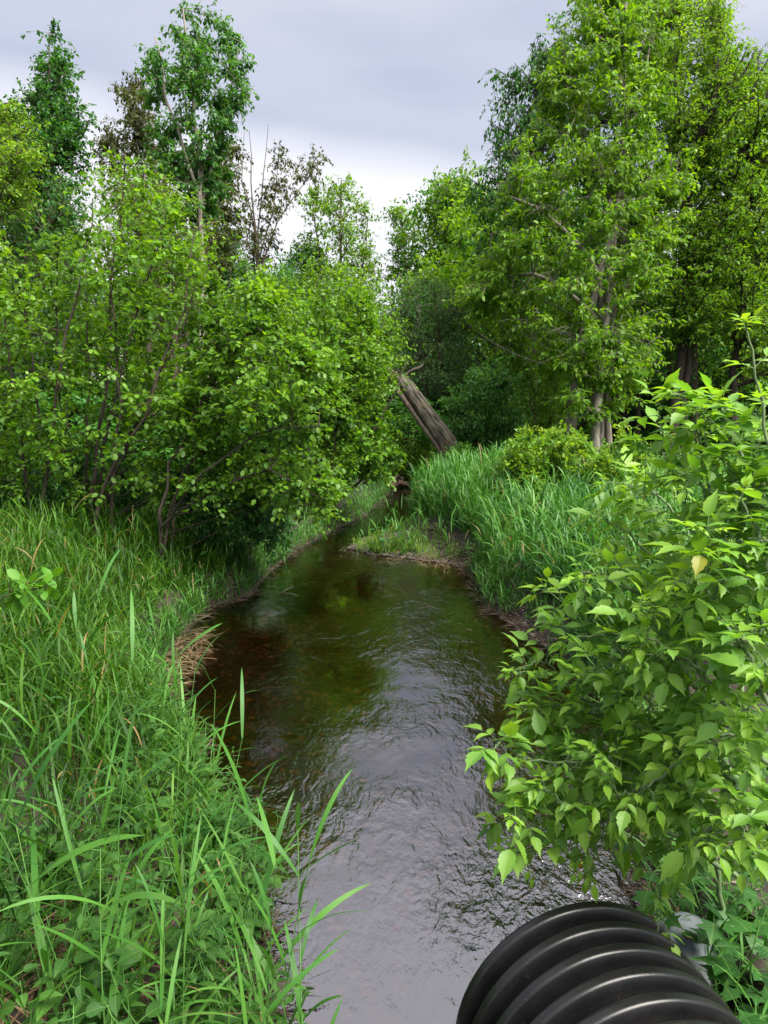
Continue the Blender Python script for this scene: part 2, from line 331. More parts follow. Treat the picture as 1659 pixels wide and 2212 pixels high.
# water sheet
def water_mat():
    m, t, o = new_mat('tea_brown_water'); K = t.links.new
    ge = N(t, 'ShaderNodeNewGeometry')
    mp_ = N(t, 'ShaderNodeMapping'); mp_.inputs['Scale'].default_value = (1.0, .55, 1); mp_.inputs['Rotation'].default_value = (0, 0, .12); K(ge.outputs['Position'], mp_.inputs[0])
    def ns(sc, det, src=mp_, dist=0.0):
        n = N(t, 'ShaderNodeTexNoise'); n.inputs['Scale'].default_value = sc; n.inputs['Detail'].default_value = det; n.inputs['Distortion'].default_value = dist; K(src.outputs[0], n.inputs['Vector']); return n
    a = ns(8, 4, dist=.8); b = ns(34, 3, dist=.5)
    mk = N(t, 'ShaderNodeTexNoise'); mk.inputs['Scale'].default_value = .9; mk.inputs['Detail'].default_value = 2; K(ge.outputs['Position'], mk.inputs['Vector'])
    mr = N(t, 'ShaderNodeMapRange'); K(mk.outputs[0], mr.inputs[0]); mr.inputs[1].default_value = .38; mr.inputs[2].default_value = .62; mr.inputs[3].default_value = .10; mr.inputs[4].default_value = .62
    # swift broken water at three places: by the pipe mouth, at the bar and at the far narrows
    last = mr.outputs[0]
    for (c, rad, amp) in RIFFLES:
        d = N(t, 'ShaderNodeVectorMath', operation='DISTANCE'); K(ge.outputs['Position'], d.inputs[0]); d.inputs[1].default_value = (c[0], c[1], 0)
        q = N(t, 'ShaderNodeMapRange'); q.interpolation_type = 'SMOOTHSTEP'; K(d.outputs['Value'], q.inputs[0]); q.inputs[1].default_value = rad; q.inputs[2].default_value = rad*.2; q.inputs[3].default_value = 0; q.inputs[4].default_value = amp
        s_ = N(t, 'ShaderNodeMath', operation='ADD'); K(last, s_.inputs[0]); K(q.outputs[0], s_.inputs[1]); last = s_.outputs[0]
    h1 = N(t, 'ShaderNodeMath', operation='MULTIPLY_ADD'); K(b.outputs[0], h1.inputs[0]); h1.inputs[1].default_value = .3; K(a.outputs[0], h1.inputs[2])
    h = N(t, 'ShaderNodeMath', operation='MULTIPLY'); K(h1.outputs[0], h.inputs[0]); K(last, h.inputs[1])
    bp = N(t, 'ShaderNodeBump'); bp.inputs['Strength'].default_value = 1.0; bp.inputs['Distance'].default_value = .022; K(h.outputs[0], bp.inputs['Height'])
    gl = N(t, 'ShaderNodeBsdfGlossy'); gl.inputs['Roughness'].default_value = .03; gl.inputs['Color'].default_value = (1, 1, 1, 1); K(bp.outputs[0], gl.inputs['Normal'])
    tr = N(t, 'ShaderNodeBsdfTransparent'); tr.inputs['Color'].default_value = (.6, .39, .19, 1)
    fr = N(t, 'ShaderNodeFresnel'); fr.inputs['IOR'].default_value = 2.65; K(bp.outputs[0], fr.inputs['Normal'])
    ms = N(t, 'ShaderNodeMixShader'); K(fr.outputs[0], ms.inputs[0]); K(tr.outputs[0], ms.inputs[1]); K(gl.outputs[0], ms.inputs[2]); K(ms.outputs[0], o.inputs[0])
    return m
RIFFLES = [(onz(1330,1960), 1.1, 1.2), (onz(820,1205), 1.0, 1.6), (onz(880,1075), 1.2, 1.2), (onz(1250,2000), .9, 1.0), (onz(740,1120), 1.2, 1.0)]
wx = np.linspace(-6, 7, 40); wy = np.linspace(.6, 27, 60); WX, WY = np.meshgrid(wx, wy); wi = np.arange(WX.size).reshape(WX.shape)
wm = MB(); wm.add(np.stack([WX, WY, np.zeros_like(WX)], -1).reshape(-1, 3), q=np.stack([wi[:-1,:-1], wi[:-1,1:], wi[1:,1:], wi[1:,:-1]], -1).reshape(-1, 4))
tag(wm.build('stream_water', water_mat(), smooth=True), 'shallow tea brown stream reflecting the grey sky', kind='structure')

# ------------------------------------------------------------------ woody plants
def resample(path, m):
    path = np.asarray(path, float); s = np.concatenate([[0], np.cumsum(np.linalg.norm(np.diff(path, axis=0), axis=1))])
    u = np.linspace(0, s[-1], m); return np.stack([np.interp(u, s, path[:, k]) for k in range(3)], -1)
def inpoly(x, y, poly): return sdist(x, y, poly) < 0
def woody(name, label, cat, depth, stems, crown, lobes, lobe_r, leaf, leaf_size, tpl, leafmat, barkmat, seed,
          twigs=14, per_twig=9, thick=1.0, stem_r=(.12,.03), limb_r=.03, group=None, up=.45, droop=.25, bare=0.0, flat=.0,
          parts=('trunk','crown'), ground=None, sides=8, wob=.05, hanging=0.0, shoot=0.0):
    """a tree or shrub: stems are picture polylines, crown a picture outline filled in depth with boughs, twigs and leaves"""
    rng = np.random.default_rng(seed)
    poly = np.array(crown, float)
    # stems
    S = []
    for st in stems:
        pts = np.array([at(p[0], p[1], depth + (p[2] if len(p) > 2 else 0)) for p in st])
        gz = float(height(pts[0,0], pts[0,1])) - .08
        if pts[0,2] > gz: pts = np.vstack([[pts[0,0]+(pts[0,0]-pts[1,0])*.15, pts[0,1], gz], pts])
        pts = resample(pts, 14)
        pts[1:-1] += rng.normal(0, wob, (12, 3))*np.array([1, 1, .2])
        S.append(pts)
    base = S[0][0].copy()
    root = empty(name, base, label, cat, group)
    tm, lm = MB(), MB()
    for i, p in enumerate(S):
        k = 1.0 if i == 0 else .8
        r = np.linspace(stem_r[0]*k, stem_r[1]*k, len(p)); r[0] *= 1.35
        pp = resample(p, 40); rr = np.interp(np.linspace(0, 1, 40), np.linspace(0, 1, len(r)), r)*(1+rng.normal(0, .05, 40))
        tm.tubes(pp[None]-base, rr[None], sides)
    allp = np.concatenate(S)
    # boughs
    lo, hi = poly.min(0), poly.max(0)
    cand = rng.uniform(lo, hi, (lobes*60, 2)); cin = -sdist(cand[:,0], cand[:,1], poly); mrg = min(.55*lobe_r*FD/depth, np.quantile(cin[cin > 0], .55)); cand = cand[cin > mrg*rng.choice([0, .3, .7, 1, 1], len(cin))]
    pick = []; mind = 0.8*math.sqrt((inpoly(*rng.uniform(lo, hi, (4000, 2)).T, poly).mean()*np.prod(hi-lo))/max(lobes, 1))
    cand3 = []
    for c in cand:
        if len(pick) >= lobes: break
        if pick and np.min(np.abs(np.array(pick)-c).max(1)) < mind*.62*rng.uniform(.6, 1.2): continue
        pick.append(c)
    pick = np.array(pick)
    sd_ = -sdist(pick[:,0], pick[:,1], poly)
    hw = np.minimum(sd_*depth/FD*1.5+.25, thick)
    off = rng.uniform(-1, 1, len(pick))*hw
    C = np.array([at(p[0], p[1], depth+o_) for p, o_ in zip(pick, off)])
    gz = height(C[:,0], C[:,1]); C[:,2] = np.maximum(C[:,2], gz+.1)
    limbs = []; 
    for c in C:
        d = allp-c; dist = np.linalg.norm(d, axis=1); cost = dist + np.maximum(0, allp[:,2]-c[2]+.35*dist)*1.5 + rng.uniform(0, .3, len(dist))*dist
        a = allp[np.argmin(cost)]
        mid = (a+c)/2 + np.array([0, 0, -.08*np.linalg.norm(c-a)]) + rng.normal(0, .06, 3)*np.linalg.norm(c-a)
        u = np.linspace(0, 1, 7)[:, None]; limbs.append((1-u)**2*a+2*u*(1-u)*mid+u*u*c)
    limbs = np.array(limbs); ll = np.linalg.norm(limbs[:,-1]-limbs[:,0], axis=1)
    rb = np.minimum(limb_r*(.45+ll*.35), stem_r[0]*.6)
    tm.tubes(limbs-base, rb[:,None]*np.linspace(1, .35, 7)[None], 5)
    # twigs
    axis = S[0][:, :2].mean(0)
    outw = C.copy(); outw[:,:2] -= axis; outw[:,2] = 0; outw = unit(outw)
    K = len(C)*twigs
    ci = np.repeat(np.arange(len(C)), twigs)
    t0 = rng.uniform(.45, 1, K); f = t0*6; i0 = np.minimum(f.astype(int), 5); st = limbs[ci, i0]+(limbs[ci, i0+1]-limbs[ci, i0])*(f-i0)[:,None]
    dr = unit(rng.normal(0, 1, (K, 3))*np.array([1, 1, .8-flat*.5]) + outw[ci]*.5 + np.array([0, 0, up]))
    ln = lobe_r*rng.uniform(.5, 1.25, K)*rng.choice([1, 1, 1, 1.5], K)
    up_ = rng.uniform(0, 1, K) < shoot; dr[up_] = unit(rng.normal(0, .22, (up_.sum(), 3))+np.array([0, 0, 1.])); ln[up_] *= 1.9
    u = np.linspace(0, 1, 5)
    tw = st[:,None] + dr[:,None]*(u[None,:,None]*ln[:,None,None]) + np.array([0,0,-1.])*(u**2)[None,:,None]*(ln*(.25+hanging))[:,None,None] + rng.normal(0, .04, (K, 5, 3))*ln[:,None,None]*u[None,:,None]
    tm.tubes(tw-base, (limb_r*.22+.0012)*np.linspace(1, .3, 5)[None]*np.ones((K,1)), 3)
    # leaves
    live = np.where(rng.uniform(0, 1, len(C))[ci] >= bare)[0]
    li = np.repeat(live, per_twig); n = len(li)
    t = rng.uniform(.18, 1.0, n)*4; j = np.minimum(t.astype(int), 3); fr = (t-j)[:,None]
    P = tw[li, j]*(1-fr)+tw[li, j+1]*fr; T = unit(tw[li, j+1]-tw[li, j])
    D = unit(T*.45 + rng.normal(0, .6, (n, 3)) + np.array([0, 0, -droop]))
    Nn = unit(rng.normal(0, .42, (n, 3)) + np.array([0, 0, 1.]))
    sz = leaf_size*rng.uniform(.55, 1.35, n)
    lm.leaves(P + D*(sz*.25)[:,None] - base, D, Nn, sz, tpl)
    tm.build(parts[0], barkmat, root, smooth=True); lm.build(parts[1], leafmat, root)
    return root

exec_order = []
# --- the two alder thickets on the left bank
woody('alder_shrub', 'large many-stemmed alder shrub filling the left bank, dark slender stems', 'shrub', 9.6,
      [[(197,1095),(215,930),(238,760),(247,600),(262,440),(270,360)], [(205,1090,.2),(250,840),(300,660),(345,520,-.2),(360,430)], [(180,1090,.3),(190,900),(190,700,.3),(180,540)], [(110,1100,.6),(85,900,.4),(60,720,.2),(50,620)], [(220,1100,-.2),(300,900,-.6),(390,720,-.6),(430,600,-.5)], [(150,1090,.5),(130,850,.8),(120,650,.8),(130,520)], [(240,1110,-.5),(260,900,-.8),(250,700,-.8),(215,480,-.6)], [(60,1100,-.3),(40,900,-.5),(10,700,-.5),(0,600)], [(210,1090,-.6),(330,850,-.9),(400,640,-.8),(420,500,-.6)], [(90,1100,-.6),(120,850,-.9),(170,620,-.8),(200,430,-.5)]],
      [(262,330),(180,420),(60,500),(-80,560),(-120,1060),(0,1090),(120,1080),(200,1060),(300,1100),(430,1080),(500,900),(510,700),(455,555),(400,440),(350,370),(300,350)],
      200, .40, None, .070, LEAF_ROUND, M['alder'], M['bark_alder'], 11, twigs=9, per_twig=11, thick=1.2, stem_r=(.034,.009), limb_r=.010, flat=.6, parts=('stems','foliage'), up=.35, wob=.02, shoot=.14)
woody('alder_shrub', 'alder shrub leaning out over the water with low drooping leafy boughs', 'shrub', 8.8,
      [[(345,1120),(370,1000),(430,880),(520,740),(600,640)], [(355,1125,.2),(400,1010),(500,900,-.2),(640,800,-.3),(720,790)], [(350,1130),(450,1060,-.3),(580,1010,-.5),(700,1080,-.6)], [(370,1120,.2),(440,900,.4),(480,700,.6),(500,580,.6)], [(360,1120),(430,1030,-.5),(560,930,-.6),(690,920,-.5)]],
      [(490,545),(570,590),(660,690),(740,790),(730,860),(650,890),(690,960),(725,1060),(715,1130),(690,1155),(610,1110),(520,1090),(420,1040),(400,900),(430,700)],
      150, .34, None, .066, LEAF_ROUND, M['alder'], M['bark_alder'], 12, twigs=9, per_twig=11, thick=1.0, stem_r=(.023,.007), limb_r=.009, flat=.8, parts=('stems','foliage'), up=.3, wob=.02, shoot=.08)
woody('alder_shrub', 'smaller-leaved alder shrub beyond the drooping one, hiding the top of the leaning trunk', 'shrub', 14.0,
      [[(700,1090),(720,960),(760,800),(790,680)], [(710,1090),(770,980),(850,860),(880,780)], [(690,1090,.5),(680,900,.5),(690,700,.5)], [(720,1090),(790,1030),(860,980)]],
      [(630,640),(720,590),(800,650),(825,730),(830,790),(800,850),(820,890),(850,950),(855,1000),(815,1030),(770,1060),(730,1080),(680,1070),(640,900)],
      170, .36, None, .085, LEAF_ROUND, M['alder'], M['bark_alder'], 13, twigs=10, per_twig=9, thick=1.6, stem_r=(.05,.012), limb_r=.012, flat=.5, parts=('stems','foliage'), up=.35, wob=.03, shoot=.12)
woody('alder_shrub', 'tall thin alder shrub behind, with sky showing through its top', 'shrub', 17.5,
      [[(640,1040),(650,850),(660,700),(690,600)], [(650,1040),(720,820),(760,640),(790,580)], [(660,1040),(780,900),(840,760)]],
      [(600,590),(700,560),(800,570),(850,640),(880,760),(800,900),(640,950),(560,800),(560,640)],
      150, .5, None, .095, LEAF_OVAL, M['mid'], M['bark_alder'], 14, twigs=12, per_twig=8, thick=2, stem_r=(.06,.014), limb_r=.013, parts=('stems','foliage'), wob=.04)
woody('understory_shrub', 'low shady brush under the big alder at the left edge', 'shrub', 10.2,
      [[(40,1120),(40,1060),(20,1000)], [(160,1120),(170,1040)], [(270,1120),(280,1030)]],
      [(-80,960),(60,985),(180,975),(310,990),(350,1060),(330,1110),(180,1105),(60,1110),(-80,1110)],
      110, .26, None, .06, LEAF_OVAL, M['dark'], M['bark_alder'], 15, twigs=10, per_twig=9, thick=.9, stem_r=(.014,.005), limb_r=.007, parts=('stems','foliage'), wob=.01)
woody('understory_shrub', 'low shady brush under the drooping alder boughs by the water', 'shrub', 9.6,
      [[(430,1150),(430,1090),(420,1030)], [(540,1160),(550,1090)]],
      [(350,1000),(450,1000),(560,1040),(650,1090),(640,1150),(560,1165),(430,1140),(350,1110)],
      90, .24, None, .06, LEAF_OVAL, M['dark'], M['bark_alder'], 16, twigs=10, per_twig=9, thick=.7, stem_r=(.014,.005), limb_r=.007, parts=('stems','foliage'), wob=.01)
# --- left trees
woody('poplar_tree', 'tall dark poplar with a loose tapering top at the far left', 'tree', 25,
      [[(95,1000),(98,700),(100,400),(102,200),(106,75)]],
      [(105,55),(128,80),(168,120),(172,190),(180,235),(205,262),(185,330),(195,420),(190,600),(60,620),(-40,560),(-60,260),(10,210),(60,170),(90,100)],
      200, .6, None, .12, LEAF_ROUND, M['dark'], M['bark_brown'], 21, twigs=13, per_twig=12, thick=2.2, stem_r=(.16,.02), limb_r=.028)
woody('broadleaf_tree', 'yellow-green tree cut by the left edge of the picture', 'tree', 19,
      [[(-60,1000),(-50,600),(-30,400),(0,260)]],
      [(-100,220),(20,205),(70,245),(112,262),(105,330),(85,400),(60,460),(-100,480)],
      90, .5, None, .1, LEAF_OVAL, M['yellow'], M['bark_brown'], 22, twigs=12, per_twig=9, thick=1.8, stem_r=(.14,.03), limb_r=.025)
woody('broadleaf_tree', 'deep green bushy tree between the poplar and the alder top', 'tree', 21,
      [[(140,1000),(120,700),(100,500)]],
      [(-60,470),(60,420),(150,330),(190,420),(185,560),(150,800),(-60,820)],
      120, .6, None, .11, LEAF_OVAL, M['dark'], M['bark_brown'], 23, twigs=12, per_twig=9, thick=2, stem_r=(.14,.03), limb_r=.025)
woody('ash_tree', 'tallest slender ash on the left with bare grey lower trunk and tufted crown', 'tree', 21,
      [[(438,900),(438,640),(434,450),(428,300),(420,160),(395,20)], [(434,470,.2),(470,330,.3),(500,200,.3),(518,90)], [(430,420,-.2),(390,300,-.3),(350,180,-.3),(335,80)], [(432,380),(480,280),(540,210)]],
      [(378,12),(400,-5),(425,30),(465,28),(518,62),(540,128),(505,165),(548,185),(543,235),(505,262),(490,330),(505,400),(480,470),(440,500),(400,470),(340,420),(320,300),(300,240),(298,130),(330,60),(365,60)],
      88, .42, None, .13, LEAF_OVAL, M['ashleaf'], M['bark_grey'], 24, twigs=13, per_twig=12, thick=1.5, stem_r=(.13,.025), limb_r=.02, droop=.5)
woody('broadleaf_tree', 'brownish thin-leaved tree standing behind the tall ash', 'tree', 27,
      [[(380,900),(370,600),(340,400),(300,200)], [(385,800),(450,500),(490,330)], [(380,800),(300,500),(240,330)]],
      [(240,205),(285,155),(325,170),(340,300),(420,280),(505,285),(530,420),(530,560),(440,640),(330,600),(260,480),(205,345),(230,260)],
      190, .55, None, .13, LEAF_OVAL, M['brown'], M['bark_brown'], 25, twigs=13, per_twig=10, thick=1.8, stem_r=(.12,.025), limb_r=.02, droop=.5)
woody('broadleaf_tree', 'dense green tree below the ash crown behind the alder', 'tree', 18,
      [[(330,1000),(330,700),(300,500)]],
      [(200,350),(260,300),(340,330),(400,380),(470,440),(500,520),(470,700),(250,700),(180,520)],
      90, .5, None, .095, LEAF_OVAL, M['mid'], M['bark_brown'], 26, twigs=12, per_twig=8, thick=1.5, stem_r=(.1,.025), limb_r=.02)
woody('half_dead_tree', 'sparse half-dead tree with rusty leaves and bare pale upper branches', 'tree', 24,
      [[(562,900),(556,560),(545,430),(540,300),(538,282)], [(558,600),(585,500),(630,440),(690,350)], [(552,520),(572,380),(580,268)], [(548,470),(520,380),(528,285)], [(556,560),(600,420),(605,300)]],
      [(598,285),(612,310),(640,335),(700,322),(706,335),(680,385),(640,400),(640,440),(600,480),(590,560),(540,580),(510,500),(505,400),(560,420),(585,360)],
      62, .42, None, .11, LEAF_OVAL, M['brown'], M['bark_brown'], 27, twigs=9, per_twig=6, thick=1.0, stem_r=(.09,.008), limb_r=.012, droop=.6, bare=.12)
woody('oak_tree', 'airy young green tree with tapering crown left of the sky gap', 'tree', 43,
      [[(735,900),(733,700),(735,560),(738,390)], [(733,700),(690,560),(675,440)], [(735,680),(790,560),(795,470)]],
      [(700,385),(735,368),(765,382),(792,450),(788,520),(830,555),(838,640),(820,760),(640,760),(600,650),(640,590),(665,540),(655,430)],
      150, .85, None, .19, LEAF_OVAL, M['mid'], M['bark_brown'], 28, twigs=11, per_twig=9, thick=2.8, stem_r=(.18,.03), limb_r=.03)
woody('broadleaf_tree', 'low rounded tree between the half-dead tree and the airy oak', 'tree', 44,
      [[(655,900),(655,700),(650,560)]],
      [(560,600),(600,540),(650,500),(700,530),(730,600),(720,720),(580,720)],
      80, .85, None, .2, LEAF_OVAL, M['ashleaf'], M['bark_brown'], 29, twigs=11, per_twig=9, thick=2, stem_r=(.12,.03), limb_r=.022)
woody('broadleaf_tree', 'dark leafy tree low behind the tall ash and the alder top', 'tree', 30,
      [[(500,900),(495,700),(490,540)]],
      [(400,560),(450,490),(500,470),(550,520),(570,620),(520,720),(400,700)],
      80, .6, None, .14, LEAF_OVAL, M['ashleaf'], M['bark_brown'], 30, twigs=11, per_twig=9, thick=2, stem_r=(.12,.03), limb_r=.022)
# --- right trees
woody('ash_tree', 'main bright green tree on the right with two pale grey leaning trunks', 'tree', 18,
      [[(1232,970),(1240,880),(1252,770),(1267,709),(1292,618),(1314,533),(1333,478),(1345,330),(1350,180),(1352,20)], [(1281,1020,-.4),(1290,900,-.4),(1296,827,-.3),(1303,753,-.3),(1313,643,-.2),(1320,570),(1340,460),(1360,300),(1400,120)], [(1300,600),(1230,500,-.5),(1150,440,-.8),(1090,420)], [(1292,690),(1240,640,-.4),(1170,590,-.8),(1060,600)], [(1310,600),(1380,520,.3),(1440,440,.4)], [(1330,480),(1280,330),(1220,180)]],
      [(1190,95),(1150,200),(1130,300),(1080,400),(1030,540),(1000,640),(1030,740),(1100,700),(1160,770),(1190,860),(1230,950),(1300,1000),(1320,900),(1370,830),(1430,790),(1450,720),(1420,640),(1490,520),(1480,300),(1430,100),(1390,-80),(1240,-60)],
      350, .44, None, .125, LEAF_OVAL, M['mid'], M['bark_grey'], 31, twigs=12, per_twig=12, thick=1.9, stem_r=(.15,.03), limb_r=.02, droop=.4, flat=1.0, up=.1, bare=.1, wob=.03)
woody('broadleaf_tree', 'yellow-green spring tree rising at the top right', 'tree', 23,
      [[(1500,1000),(1490,600),(1470,300),(1450,60),(1440,-120)], [(1480,400),(1540,200),(1560,60)]],
      [(1370,-120),(1470,-140),(1560,-20),(1600,90),(1615,200),(1570,330),(1500,420),(1430,330),(1400,150)],
      220, .6, None, .12, LEAF_OVAL, M['yellow'], M['bark_brown'], 32, twigs=11, per_twig=8, thick=2, stem_r=(.16,.03), limb_r=.022)
woody('broadleaf_tree', 'broad dark-trunked tree filling the right edge of the wood', 'tree', 22,
      [[(1443,1000),(1465,800),(1477,643),(1490,450),(1500,300)], [(1465,1000),(1483,826),(1501,661),(1540,500),(1600,350)], [(1580,1000),(1590,700),(1620,450)]],
      [(1550,40),(1610,90),(1700,110),(1760,300),(1760,800),(1660,780),(1560,740),(1450,760),(1420,600),(1470,420),(1520,200)],
      340, .6, None, .12, LEAF_OVAL, M['mid'], M['bark_dark'], 33, twigs=12, per_twig=9, thick=2.4, stem_r=(.2,.04), limb_r=.03, flat=.6)
woody('vine_draped_tree', 'tall dark tree draped in leafy vines at the left of the right-hand wood', 'tree', 24,
      [[(1150,1000),(1150,700),(1150,450),(1155,250),(1165,120)]],
      [(1200,50),(1150,80),(1128,130),(1085,135),(1062,150),(1058,220),(1038,275),(1022,340),(1005,380),(1000,480),(1010,600),(1180,640),(1260,400),(1270,120)],
      180, .5, None, .12, LEAF_OVAL, M['dark'], M['bark_dark'], 34, twigs=13, per_twig=11, thick=2.2, stem_r=(.2,.05), limb_r=.03, droop=.9, up=-.1, hanging=.5)
woody('broadleaf_tree', 'tall leafy tree behind the main ash, its top out of the picture', 'tree', 26,
      [[(1270,1000),(1280,600),(1290,300),(1300,-60)]],
      [(1180,60),(1250,-40),(1360,-100),(1560,-60),(1600,200),(1560,500),(1300,560),(1200,400)],
      170, .7, None, .13, LEAF_OVAL, M['dark'], M['bark_dark'], 35, twigs=12, per_twig=9, thick=2.4, stem_r=(.2,.05), limb_r=.03)
woody('broadleaf_tree', 'mid-height tree stepping down beside the sky gap', 'tree', 40,
      [[(975,900),(970,650),(965,400)]],
      [(1015,330),(985,370),(945,385),(905,410),(895,450),(910,530),(900,620),(960,700),(1060,680),(1070,450)],
      120, .85, None, .18, LEAF_OVAL, M['mid'], M['bark_brown'], 36, twigs=12, per_twig=9, thick=2.2, stem_r=(.14,.03), limb_r=.025)
woody('broadleaf_tree', 'small see-through tree right of the sky gap', 'tree', 44,
      [[(882,900),(878,650),(868,450)]],
      [(870,428),(845,440),(832,470),(850,520),(835,560),(850,640),(940,660),(930,540),(905,450)],
      50, .7, None, .18, LEAF_OVAL, M['mid'], M['bark_brown'], 37, twigs=11, per_twig=11, thick=1.8, stem_r=(.12,.025), limb_r=.02)
woody('willow_tree', 'dull grey-green willow bush behind the leaning broken trunk', 'tree', 27,
      [[(950,960),(950,800),(940,640)], [(940,960),(900,760),(880,640)]],
      [(850,620),(900,590),(980,600),(1040,650),(1060,760),(1040,880),(880,900),(850,760)],
      130, .6, None, .1, LEAF_NARROW, M['dull'], M['bark_brown'], 38, twigs=14, per_twig=10, thick=2.4, stem_r=(.1,.03), limb_r=.02)
woody('understory_shrub', 'shady shrub standing right behind the leaning broken trunk', 'shrub', 23,
      [[(1030,985),(1030,900),(1020,830)], [(1050,985),(1080,880),(1100,800)]],
      [(960,840),(1000,800),(1060,770),(1140,760),(1170,850),(1180,960),(1100,985),(980,985),(950,920)],
      110, .5, None, .1, LEAF_OVAL, M['ashleaf'], M['bark_dark'], 39, twigs=13, per_twig=9, thick=1.6, stem_r=(.06,.02), limb_r=.014, parts=('stems','foliage'))
woody('understory_shrub', 'fresh green sapling thicket left of the pale twin trunks', 'shrub', 20.5,
      [[(1160,985),(1150,850),(1120,700)], [(1180,985),(1190,850),(1200,720)]],
      [(1060,640),(1140,640),(1210,700),(1230,860),(1210,950),(1150,930),(1100,800)],
      80, .45, None, .1, LEAF_OVAL, M['mid'], M['bark_brown'], 40, twigs=12, per_twig=8, thick=1.3, stem_r=(.06,.02), limb_r=.014, parts=('stems','foliage'))
woody('understory_shrub', 'low yellow-green bush at the foot of the leaning broken trunk', 'shrub', 19,
      [[(1000,1005),(1000,985),(995,965)]],
      [(955,985),(975,960),(1010,955),(1025,975),(1010,1005),(965,1005)],
      26, .22, None, .075, LEAF_OVAL, M['fern'], M['bark_brown'], 41, twigs=10, per_twig=8, thick=.4, stem_r=(.025,.008), limb_r=.008, parts=('stems','foliage'))
woody('understory_shrub', 'low bush on the far left bank under the leaning broken trunk', 'shrub', 22,
      [[(860,1010),(860,960),(870,920)], [(900,1010),(905,970)]],
      [(820,900),(870,905),(900,940),(940,960),(960,1010),(900,1025),(830,1030)],
      60, .35, None, .085, LEAF_OVAL, M['mid'], M['bark_brown'], 42, twigs=11, per_twig=8, thick=1, stem_r=(.03,.01), limb_r=.01, parts=('stems','foliage'))
woody('dogwood_shrub', 'red-tipped shrub among the reeds on the right bank, wider of the two', 'shrub', 12,
      [[(1180,1110),(1175,1040),(1170,980)], [(1150,1110),(1140,1040),(1130,990)], [(1210,1110),(1225,1040),(1235,980)], [(1165,1110),(1155,1030),(1150,980)], [(1195,1110),(1200,1030),(1200,975)]],
      [(1090,975),(1130,925),(1200,932),(1265,940),(1300,1000),(1300,1080),(1230,1110),(1120,1110),(1085,1060)],
      130, .24, None, .075, LEAF_OVAL, M['willow'], M['bark_dark'], 43, twigs=9, per_twig=9, thick=.7, stem_r=(.012,.005), limb_r=.005, up=1.2, droop=-.2, parts=('stems','foliage'), wob=.01)
woody('dogwood_shrub', 'narrow red-tipped shrub right of the pale trunks on the right bank', 'shrub', 11,
      [[(1330,1130),(1335,1040),(1342,970)], [(1345,1130),(1360,1050),(1370,1000)], [(1320,1130),(1310,1050),(1300,1010)]],
      [(1275,1000),(1320,965),(1345,915),(1375,965),(1400,1010),(1400,1090),(1340,1110),(1280,1090)],
      75, .22, None, .07, LEAF_OVAL, M['willow'], M['bark_dark'], 44, twigs=8, per_twig=9, thick=.5, stem_r=(.012,.005), limb_r=.005, up=1.2, droop=-.2, parts=('stems','foliage'), wob=.01)

woody('broadleaf_tree', 'leafy tree filling the wall between the vine-draped tree and the ash', 'tree', 25,
      [[(1110,1000),(1110,700),(1115,450)], [(1110,800),(1060,600)]],
      [(1040,480),(1100,380),(1190,330),(1250,420),(1250,700),(1200,820),(1080,800),(1020,650)],
      130, .6, None, .12, LEAF_OVAL, M['mid'], M['bark_brown'], 45, twigs=12, per_twig=10, thick=2, stem_r=(.13,.03), limb_r=.022)
woody('broadleaf_tree', 'dense leafy tree closing the wood at the right picture edge', 'tree', 28,
      [[(1600,1000),(1600,600),(1590,200)], [(1700,1000),(1690,600)]],
      [(1480,200),(1570,100),(1640,90),(1780,160),(1780,860),(1560,860),(1420,780),(1440,450)],
      280, .78, None, .15, LEAF_OVAL, M['mid'], M['bark_dark'], 46, twigs=12, per_twig=9, thick=2.6, stem_r=(.18,.04), limb_r=.03)
# dark bare-stemmed trees inside the wood
def trunk_only(label, pts, depth, r, mat, seed, grp=None):
    rng = np.random.default_rng(seed)
    p = np.array([at(a, b, depth) for a, b in pts]); p = np.vstack([[p[0,0], p[0,1], float(height(p[0,0], p[0,1]))-.1], p])
    p = resample(p, 30); p[1:] += np.cumsum(rng.normal(0, .012, (29, 3)), 0)*np.array([1, 1, 0])
    base = p[0].copy(); root = empty('wood_tree', base, label, 'tree', grp)
    b = MB(); b.tubes((p-base)[None], (r*np.linspace(1.1, .6, 30)*(1+rng.normal(0, .03, 30)))[None], 9)
    br = []
    for k in range(10):
        s = p[rng.integers(9, 29)]; a = rng.uniform(0, 6.28); ln = rng.uniform(.8, 2.4); u = np.linspace(0, 1, 6)[:,None]
        br.append(s+u*np.array([math.cos(a), math.sin(a), .25])*ln+rng.normal(0, .05, (6,3))*u)
    br = np.array(br); b.tubes(br-base, r*.22*np.linspace(1, .2, 6)[None]*np.ones((10,1)), 5)
    b.build('trunk', mat, root, smooth=True)
    lf = MB(); n = 5200
    bi = rng.integers(0, 10, n); ui = rng.integers(2, 6, n); P = br[bi, ui]+rng.normal(0, .38, (n, 3))
    lf.leaves(P-base, rng.normal(0, 1, (n, 3))+np.array([0,0,-.3]), rng.normal(0, .4, (n, 3))+np.array([0,0,1]), .11*rng.uniform(.7, 1.2, n), LEAF_OVAL)
    lf.build('crown', M['dark'], root)
trunk_only('dark straight trunk nearest the right of the pale twin trunks', [(1344,940),(1346,800),(1350,560),(1352,400)], 24, .20, M['bark_dark'], 51)
trunk_only('dark trunk closely beside another behind the pale twin trunks', [(1322,940),(1326,800),(1330,560),(1332,420)], 26, .16, M['bark_dark'], 52)
trunk_only('thin dark sapling trunk between the dark trunk groups', [(1375,960),(1379,860),(1385,700),(1388,560)], 23, .07, M['bark_dark'], 53)
trunk_only('brown straight trunk deep in the wood at the right', [(1517,900),(1523,680),(1526,480)], 28, .17, M['bark_brown'], 54)
